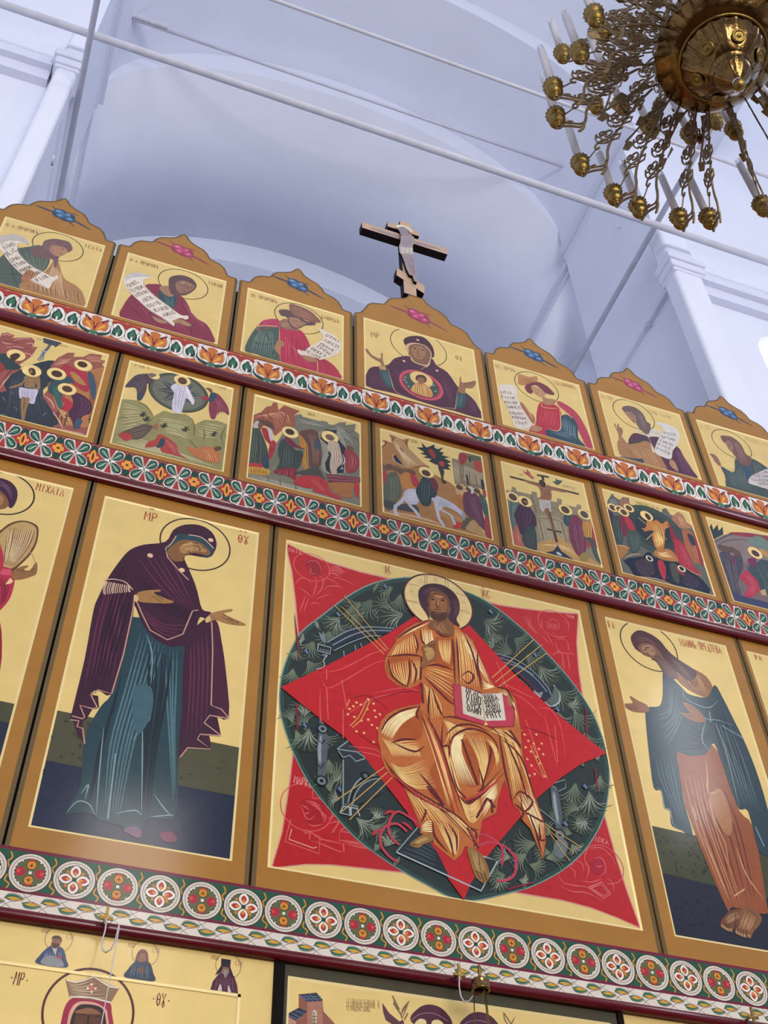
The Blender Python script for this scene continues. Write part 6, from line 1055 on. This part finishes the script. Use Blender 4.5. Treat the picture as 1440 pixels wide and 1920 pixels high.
# painted figure board
side = [cp(640, 340), cp(640, 420), cp(620, 480), cp(625, 560), cp(660, 610), cp(690, 690), cp(720, 790), cp(760, 870), cp(800, 880), cp(820, 950), cp(860, 970), cp(870, 940), cp(850, 840), cp(835, 740), cp(815, 640), cp(800, 570), cp(805, 480), cp(830, 400), cp(815, 350), cp(740, 320)]
fg = plank('figure_board', side, -0.028, -0.002, cross)
p = Paint(-0.0288); p.at(660, 400, 7.2)
p.poly('94858c', '642,342 642,420 622,480 627,560 662,608 692,690 722,790 762,868 798,878 822,948 858,966 868,940 848,840 833,740 813,640 798,570 803,480 828,400 813,350 740,322', False)
p.hatch('75666e', .004, '660,370 670,420 660,470', '790,380 780,430 780,470', 5); p.hatch('6e5c66', .004, '680,600 740,720 790,860', '790,600 820,720 840,900', 5); p.hatch('b0a0a4', .003, '680,400 720,410 780,400', '680,450 720,460 780,450', 3)
p.poly('b8b0a8', '622,485 700,500 805,505 805,590 700,580 640,580', False); p.lines('8c8480', .004, '640,500 650,570|700,510 700,575|760,510 760,580'); 
p.ring('dccfb8', (690, 262), .062, .026, 30, 0.0, PI); p.poly('8a7c88', '605,250 640,225 700,235 740,290 750,340 650,330 630,290')
p.out('painted_figure', fg)
p = Paint(-0.003); p.at(660, 400, 7.2); p.poly('94858c', '250,200 330,210 640,310 640,345 560,320 400,265', True); p.poly('94858c', '820,385 900,390 1100,450 1200,490 1100,475 900,430', True); p.out('painted_arms', bpy.data.objects['crossbar'])
# ================================================================ chandelier
CX, CY, CZ = 0.0, -3.194, 6.124
ch = thing('chandelier', 'big brass chandelier with scrolled arms and candle tubes hanging at upper right', 'chandelier', (CX, CY, CZ))
mb = MB()
mb.lathe([(0.262, 0.385), (0.268, 0.378), (0.262, 0.368), (0.25, 0.355), (0.225, 0.325), (0.19, 0.302), (0.182, 0.300)], n=64)
mb.build('bowl_rim', M['brass_bowl'], ch)
mb = MB(); mb.lathe([(0.184, 0.306), (0.186, 0.297), (0.178, 0.292), (0.171, 0.297)], n=64); mb.build('bead_ring', M['brass'], ch)
mb = MB(); mb.lathe([(0.175, 0.297), (0.165, 0.270), (0.145, 0.235), (0.115, 0.195), (0.085, 0.165), (0.07, 0.155)], n=96, mod=lambda a, r, z: 1+0.012*math.sin(a*20)*min(1, (r-.07)*12)); bowl = mb.build('bowl', M['brass_bowl'], ch)
for k in range(6):   # embossed roundels
    a = 2*PI*k/6+.3; mb = MB(); rr = 0.128; c = Vector((rr*math.cos(a), rr*math.sin(a), 0.205)); nrm = Vector((math.cos(a)*.75, math.sin(a)*.75, -.66)).normalized(); u = nrm.cross(Vector((0, 0, 1))).normalized(); v = nrm.cross(u)
    vs = []; 
    for (q, h) in ((.030, 0), (.028, .006), (.022, .007), (.019, .003), (.010, .004), (.004, .009)):
        vs += [c + (u*math.cos(2*PI*i/24)+v*math.sin(2*PI*i/24))*q + nrm*h for i in range(24)]
    mb.add(vs, [(j*24+i, j*24+(i+1) % 24, (j+1)*24+(i+1) % 24, (j+1)*24+i) for j in range(5) for i in range(24)] + [tuple(range(120, 144))], 0, True)
    mb.build('roundel', M['brass'], bowl)
mb = MB(); mb.lathe([(0.085, 0.168), (0.090, 0.158), (0.088, 0.148), (0.076, 0.142), (0.078, 0.134), (0.070, 0.118), (0.052, 0.09), (0.030, 0.064), (0.020, 0.054)], n=48, mod=lambda a, r, z: 1+0.03*math.sin(a*12)*(1 if .03 < r < .075 else 0))
fin = mb.build('finial', M['brass_bowl'], ch)
mb = MB(); mb.lathe([(0.0005, 0.060), (0.014, 0.054), (0.022, 0.042), (0.025, 0.030), (0.022, 0.016), (0.013, 0.006), (0.0005, 0.002)], n=24); mb.build('finial_ball', M['brass'], fin)
mb = MB(); mb.lathe([(0.05, 0.3), (0.06, 0.42), (0.035, 0.5), (0.035, 0.72), (0.09, 0.78), (0.10, 0.84), (0.05, 0.9), (0.03, 0.95), (0.03, 1.2), (0.06, 1.26), (0.02, 1.34), (0.012, 1.5), (0.012, 13.8)], n=20); mb.build('stem', M['brass'], ch)
mb = MB()
for k in range(44):   # leafy fringe standing round the rim
    a = 2*PI*k/44; ca, sa = math.cos(a), math.sin(a); R2 = lambda r, t, z: (r*ca-t*sa, r*sa+t*ca, z)
    mb.add([R2(.262, -.012, .385), R2(.262, .012, .385), R2(.266, .015, .395), R2(.268, .008, .41), R2(.27, 0, .42), R2(.268, -.008, .41), R2(.266, -.015, .395)], [(0, 1, 2, 3, 4, 5, 6)])
fr = mb.build('rim_fringe', M['brass_flat'], ch); so = fr.modifiers.new('s', 'SOLIDIFY'); so.thickness = .004
def plate(mb, pts, w, th=.006):
    """flat strip in the radial plane (r, z), w wide (number or list), th thick"""
    n = len(pts); ws = w if isinstance(w, (list, tuple)) else [w]*n; L_ = []
    for i in range(n):
        a, b = pts[max(0, i-1)], pts[min(n-1, i+1)]; dx, dz = b[0]-a[0], b[1]-a[1]; l = math.hypot(dx, dz) or 1; L_.append((-dz/l*ws[i]/2, dx/l*ws[i]/2))
    vs = []
    for i in range(n):
        (x, z), (u, v) = pts[i], L_[i]
        vs += [(x+u, -th/2, z+v), (x+u, th/2, z+v), (x-u, th/2, z-v), (x-u, -th/2, z-v)]
    fs = [(4*i+j, 4*i+(j+1) % 4, 4*(i+1)+(j+1) % 4, 4*(i+1)+j) for i in range(n-1) for j in range(4)] + [(0, 1, 2, 3), tuple(4*(n-1)+j for j in (3, 2, 1, 0))]
    mb.add(vs, fs)
def spiral(c, r, a0, turns, n=22, k=.14): return [(c[0]+r*(1-(1-k)*i/n)*math.cos(a0+turns*2*PI*i/n), c[1]+r*(1-(1-k)*i/n)*math.sin(a0+turns*2*PI*i/n)) for i in range(n+1)]
def sm(p, n=5): return Paint.smooth(p, False, n)
def scroll_mesh(path, nut, units):
    mb = MB()
    st = sm(path); plate(mb, st, [0.011]*len(st))
    for (c, dr, s_) in units:
        s_ *= 1.38; d = Vector(dr).normalized(); a = math.atan2(d[1], d[0]); nx, nz = -d[1], d[0]
        F = lambda u, v: (c[0]+(d[0]*u+nx*v)*s_, c[1]+(d[1]*u+nz*v)*s_)
        S = lambda u, v, r, a_, t_, n_=24, k_=.18: spiral(F(u, v), r*s_, a+a_, t_, n_, k_)
        plate(mb, S(.0, .022, .030, -2.2, 1.75, 30), .0065)
        plate(mb, sm([F(.042, -.004), F(.040, .030), F(.020, .056), F(-.004, .066)], 4), .006)
        plate(mb, S(-.006, .050, .018, 1.4, -1.3, 18, .2), .005)
        sq = [F(u, v) for u, v in ((.010, -.004), (.004, -.030), (.026, -.036), (.034, -.010), (.010, -.004))]; plate(mb, sq, .006)
        plate(mb, [F(-.012, -.004), F(-.026, -.022)], [.010, .002])
        plate(mb, [F(-.03, .006), F(-.046, .028)], [.010, .002])
    e = path[-1]
    return mb, e
def arm_proto(name, path, crook, units):
    mb, e = scroll_mesh(path, None, units)
    for q, w in crook: plate(mb, sm(q), w)
    n_ = path[-1]; plate(mb, [(n_[0]+.010*math.cos(t), n_[1]-.012+.010*math.sin(t)) for t in [PI*2*i/10 for i in range(11)]], .006)
    a = mb.build(name, M['brass_flat'], ch)
    x, z = n_[0], n_[1]
    mb = MB()
    mb.lathe([(.004, -.004), (.010, -.002), (.012, .008), (.007, .013), (.016, .018), (.028, .028), (.034, .045), (.031, .060), (.026, .064)], (x, 0, z), 24)
    mb.lathe([(.026, .064), (.034, .068), (.037, .090), (.041, .108), (.034, .106), (.014, .10)], (x, 0, z), 48, mod=lambda t, r, zz: 1+(.07*math.cos(t*16) if zz > .1 and r > .03 else 0))
    mb.build('cup', M['brass'], a)
    mb = MB(); mb.tube([(x, 0, z+.09), (x, 0, z+.47)], .0168, 14); mb.build('candle_tube', M['tube'], a)
    mb = MB(); mb.lathe([(.0165, .47), (.0168, .50), (.0145, .516), (.008, .526), (.0005, .530)], (x, 0, z), 14); mb.build('bulb_tip', M['glass'], a)
    return a
# proto arm with its nut at radius 0.63
path1 = [(.245, .375), (.29, .345), (.35, .295), (.42, .215), (.48, .14), (.508, .075), (.520, .01), (.545, -.045), (.585, -.022), (.63, 0)]
crook1 = [([(.485, .135), (.505, .172), (.535, .176), (.552, .155), (.546, .132), (.533, .138)], .008), ([(.52, .0), (.545, -.02), (.575, .0), (.60, .018), (.585, .022), (.572, .012)], .006), ([(.535, -.04), (.545, -.066), (.56, -.085)], .014), ([(.545, .14), (.60, .085)], .0016)]
units1 = [((.315, .352), (.06, -.05), .95), ((.392, .268), (.07, -.08), 1.0), ((.462, .186), (.06, -.07), 1.0)]
A1 = arm_proto('lower_arm', path1, crook1, units1)
def set_arm(o, ang, rad, base, dz=0.0):
    o.rotation_euler = (0, 0, math.radians(ang)); k = rad/base; o.location = (( (rad-base))*math.cos(math.radians(ang)), (rad-base)*math.sin(math.radians(ang)), dz)
def copy_arm(src):
    c = src.copy(); COL.objects.link(c); c.parent = src.parent
    for q in src.children: d = q.copy(); COL.objects.link(d); d.parent = c
    return c
angs = [(157.7, .73), (148.1, .723), (128.7, .684), (110.7, .653), (99.2, .637), (81.5, .624), (69.6, .613), (47.8, .60)] + [(a, .65) for a in (33, 18, 3, -12, -27, -42, -57, -72, -87, -102, -117, -132, -147, -162, -177, 170)]
for i, (a, r) in enumerate(angs): set_arm(A1 if i == 0 else copy_arm(A1), a, r, .63)
# middle tier: shorter arms, higher up
path2 = [(.05, .80), (.11, .82), (.18, .77), (.26, .69), (.33, .60), (.365, .55), (.385, .50), (.41, .47), (.445, .50)]
crook2 = [([(.34, .59), (.37, .62), (.40, .61), (.405, .585), (.39, .58)], .008), ([(.385, .50), (.37, .46), (.385, .44)], .012), ([(.10, .82), (.13, .87), (.18, .86), (.17, .83)], .009), ([(.2, .75), (.25, .78), (.31, .74), (.28, .71)], .009)]
units2 = [((.15, .79), (.06, -.04), 1.1), ((.24, .70), (.07, -.07), 1.1), ((.31, .62), (.06, -.07), 1.0)]
A2 = arm_proto('middle_arm', path2, crook2, units2)
mid = [(142, .46), (120, .45), (98, .44), (72, .43), (164, .47), (186, .47), (46, .45), (22, .45), (-3, .45), (-28, .45), (-53, .45), (-78, .45), (-103, .45), (-128, .45), (-152, .45)]
for i, (a, r) in enumerate(mid): set_arm(A2 if i == 0 else copy_arm(A2), a, r, .445, -.06)
# upper tier
path3 = [(.04, 1.20), (.12, 1.24), (.22, 1.18), (.32, 1.08), (.42, 1.0), (.50, .93), (.54, .87), (.57, .84), (.60, .87)]
crook3 = [([(.45, .98), (.50, 1.0), (.54, .97), (.53, .94)], .010), ([(.54, .87), (.53, .83), (.55, .81)], .014), ([(.12, 1.24), (.17, 1.28), (.22, 1.25), (.20, 1.22)], .012), ([(.25, 1.16), (.30, 1.18), (.35, 1.14), (.33, 1.10)], .012)]
units3 = [((.17, 1.21), (.06, -.04), 1.2), ((.27, 1.13), (.07, -.07), 1.2), ((.37, 1.04), (.07, -.06), 1.2), ((.46, .96), (.06, -.06), 1.1)]
A3 = arm_proto('upper_arm', path3, crook3, units3)
for i in range(12): set_arm(A3 if i == 0 else copy_arm(A3), 168-30*i, .60, .60, 0.0)
# leafy sprays between the tiers
mb = MB()
for k in range(18):
    a = 2*PI*k/18+.1; ca, sa = math.cos(a), math.sin(a)
    for j in range(5):
        r0, z0 = .30+.05*j, .44+.05*math.sin(j*1.3); t = (-1)**j*.022
        mb.add([((r0)*ca-0*sa, r0*sa, z0), ((r0+.02)*ca-t*sa, (r0+.02)*sa+t*ca, z0+.03), ((r0+.06)*ca-t*.6*sa, (r0+.06)*sa+t*.6*ca, z0+.02), ((r0+.045)*ca, (r0+.045)*sa, z0-.004)], [(0, 1, 2, 3)])
    mb.tube([(.24*ca, .24*sa, .40), (.36*ca, .36*sa, .46), (.54*ca, .54*sa, .47)], .005, 6)
sp = mb.build('leaf_sprays', M['brass_flat'], ch); sp['kind'] = 'stuff'; so = sp.modifiers.new('s', 'SOLIDIFY'); so.thickness = .004

# ================================================================ hooks and hanging lamps on the lower cornice
def P3(px, py, y): return on(px, py, 1, y)
def hook(px, py, label, wire, y=-0.085):
    t = thing('cornice_hook', label, 'hook', (0, 0, 0), 'cross-shaped hooks on the lower cornice')
    c = P3(px, py, y); mb = MB()
    mb.box(c.x-.006, c.x+.006, c.y-.004, c.y+.004, c.z-.035, c.z+.035); mb.box(c.x-.027, c.x-.006, c.y-.004, c.y+.004, c.z-.016, c.z-.005); mb.box(c.x+.006, c.x+.027, c.y-.004, c.y+.004, c.z-.016, c.z-.005); mb.box(c.x-.004, c.x+.004, c.y+.004, 0.0, c.z-.004, c.z+.004)
    mb.build('cross_plate', M['brass'], t)
    if wire:
        pts = [P3(a, b, yy) for a, b, yy in wire]; m2 = MB(); m2.tube([Vector(q) for q in pts], .003, 8); m2.build('bent_arm', M['tube'], t)
    return t
h1 = hook(200, 1717, 'small cross-shaped brass hook with bent wire on the lower cornice at left', [(200, 1722, -.089), (197, 1745, -.10), (191, 1765, -.12), (192, 1780, -.14), (198, 1786, -.16), (208, 1780, -.18), (217, 1760, -.19), (222, 1738, -.20), (224, 1733, -.20)])
h2 = hook(861, 1823, 'small cross-shaped brass hook with bent wire beside the hanging lamp', [(861, 1831, -.089), (861, 1850, -.10), (864, 1868, -.12), (870, 1878, -.14), (880, 1877, -.16), (888, 1866, -.18), (889, 1850, -.19)])
h3 = hook(1411, 1903, 'small cross-shaped brass hook at the right foot of the lower cornice', None)
mb = MB(); a_, b_ = P3(224, 1738, -.20), P3(193, 1905, -.20); mb.tube([a_, b_, b_+(b_-a_)*.8], .0022, 6); m_ = MB()
tag(mb.build('string', M['tube']), 'thin white string hanging from the bent wire of the left hook', 'string')
lp = thing('hanging_lamp', 'small brass lamp canopy with thin chains hanging in front of the lower cornice', 'lamp', (0, 0, 0))
c = P3(901, 1846, -.20)
mb = MB(); mb.lathe([(.002, .028), (.018, .028), (.034, .020), (.038, .014), (.036, .010), (.036, -.018), (.040, -.022), (.038, -.028), (.030, -.026)], tuple(c), 28); mb.build('canopy', M['brass_bowl'], lp)
mb = MB(); mb.lathe([(.010, .028), (.006, .045), (.011, .055), (.005, .066), (.008, .078), (.001, .086)], tuple(c), 14); mb.build('canopy_knob', M['brass'], lp)
for k in range(3):
    a = 2*PI*k/3+.5; mb = MB(); mb.tube([c+Vector((.030*math.cos(a), .030*math.sin(a), -.024)), c+Vector((.055*math.cos(a), .055*math.sin(a), -.50))], .0024, 6); mb.build('chain', M['brass'], lp)
mb = MB(); mb.lathe([(.055, -.49), (.062, -.50), (.058, -.53), (.045, -.57), (.02, -.60), (.004, -.62)], tuple(c), 24); mb.build('lamp_bowl', M['brass_bowl'], lp)
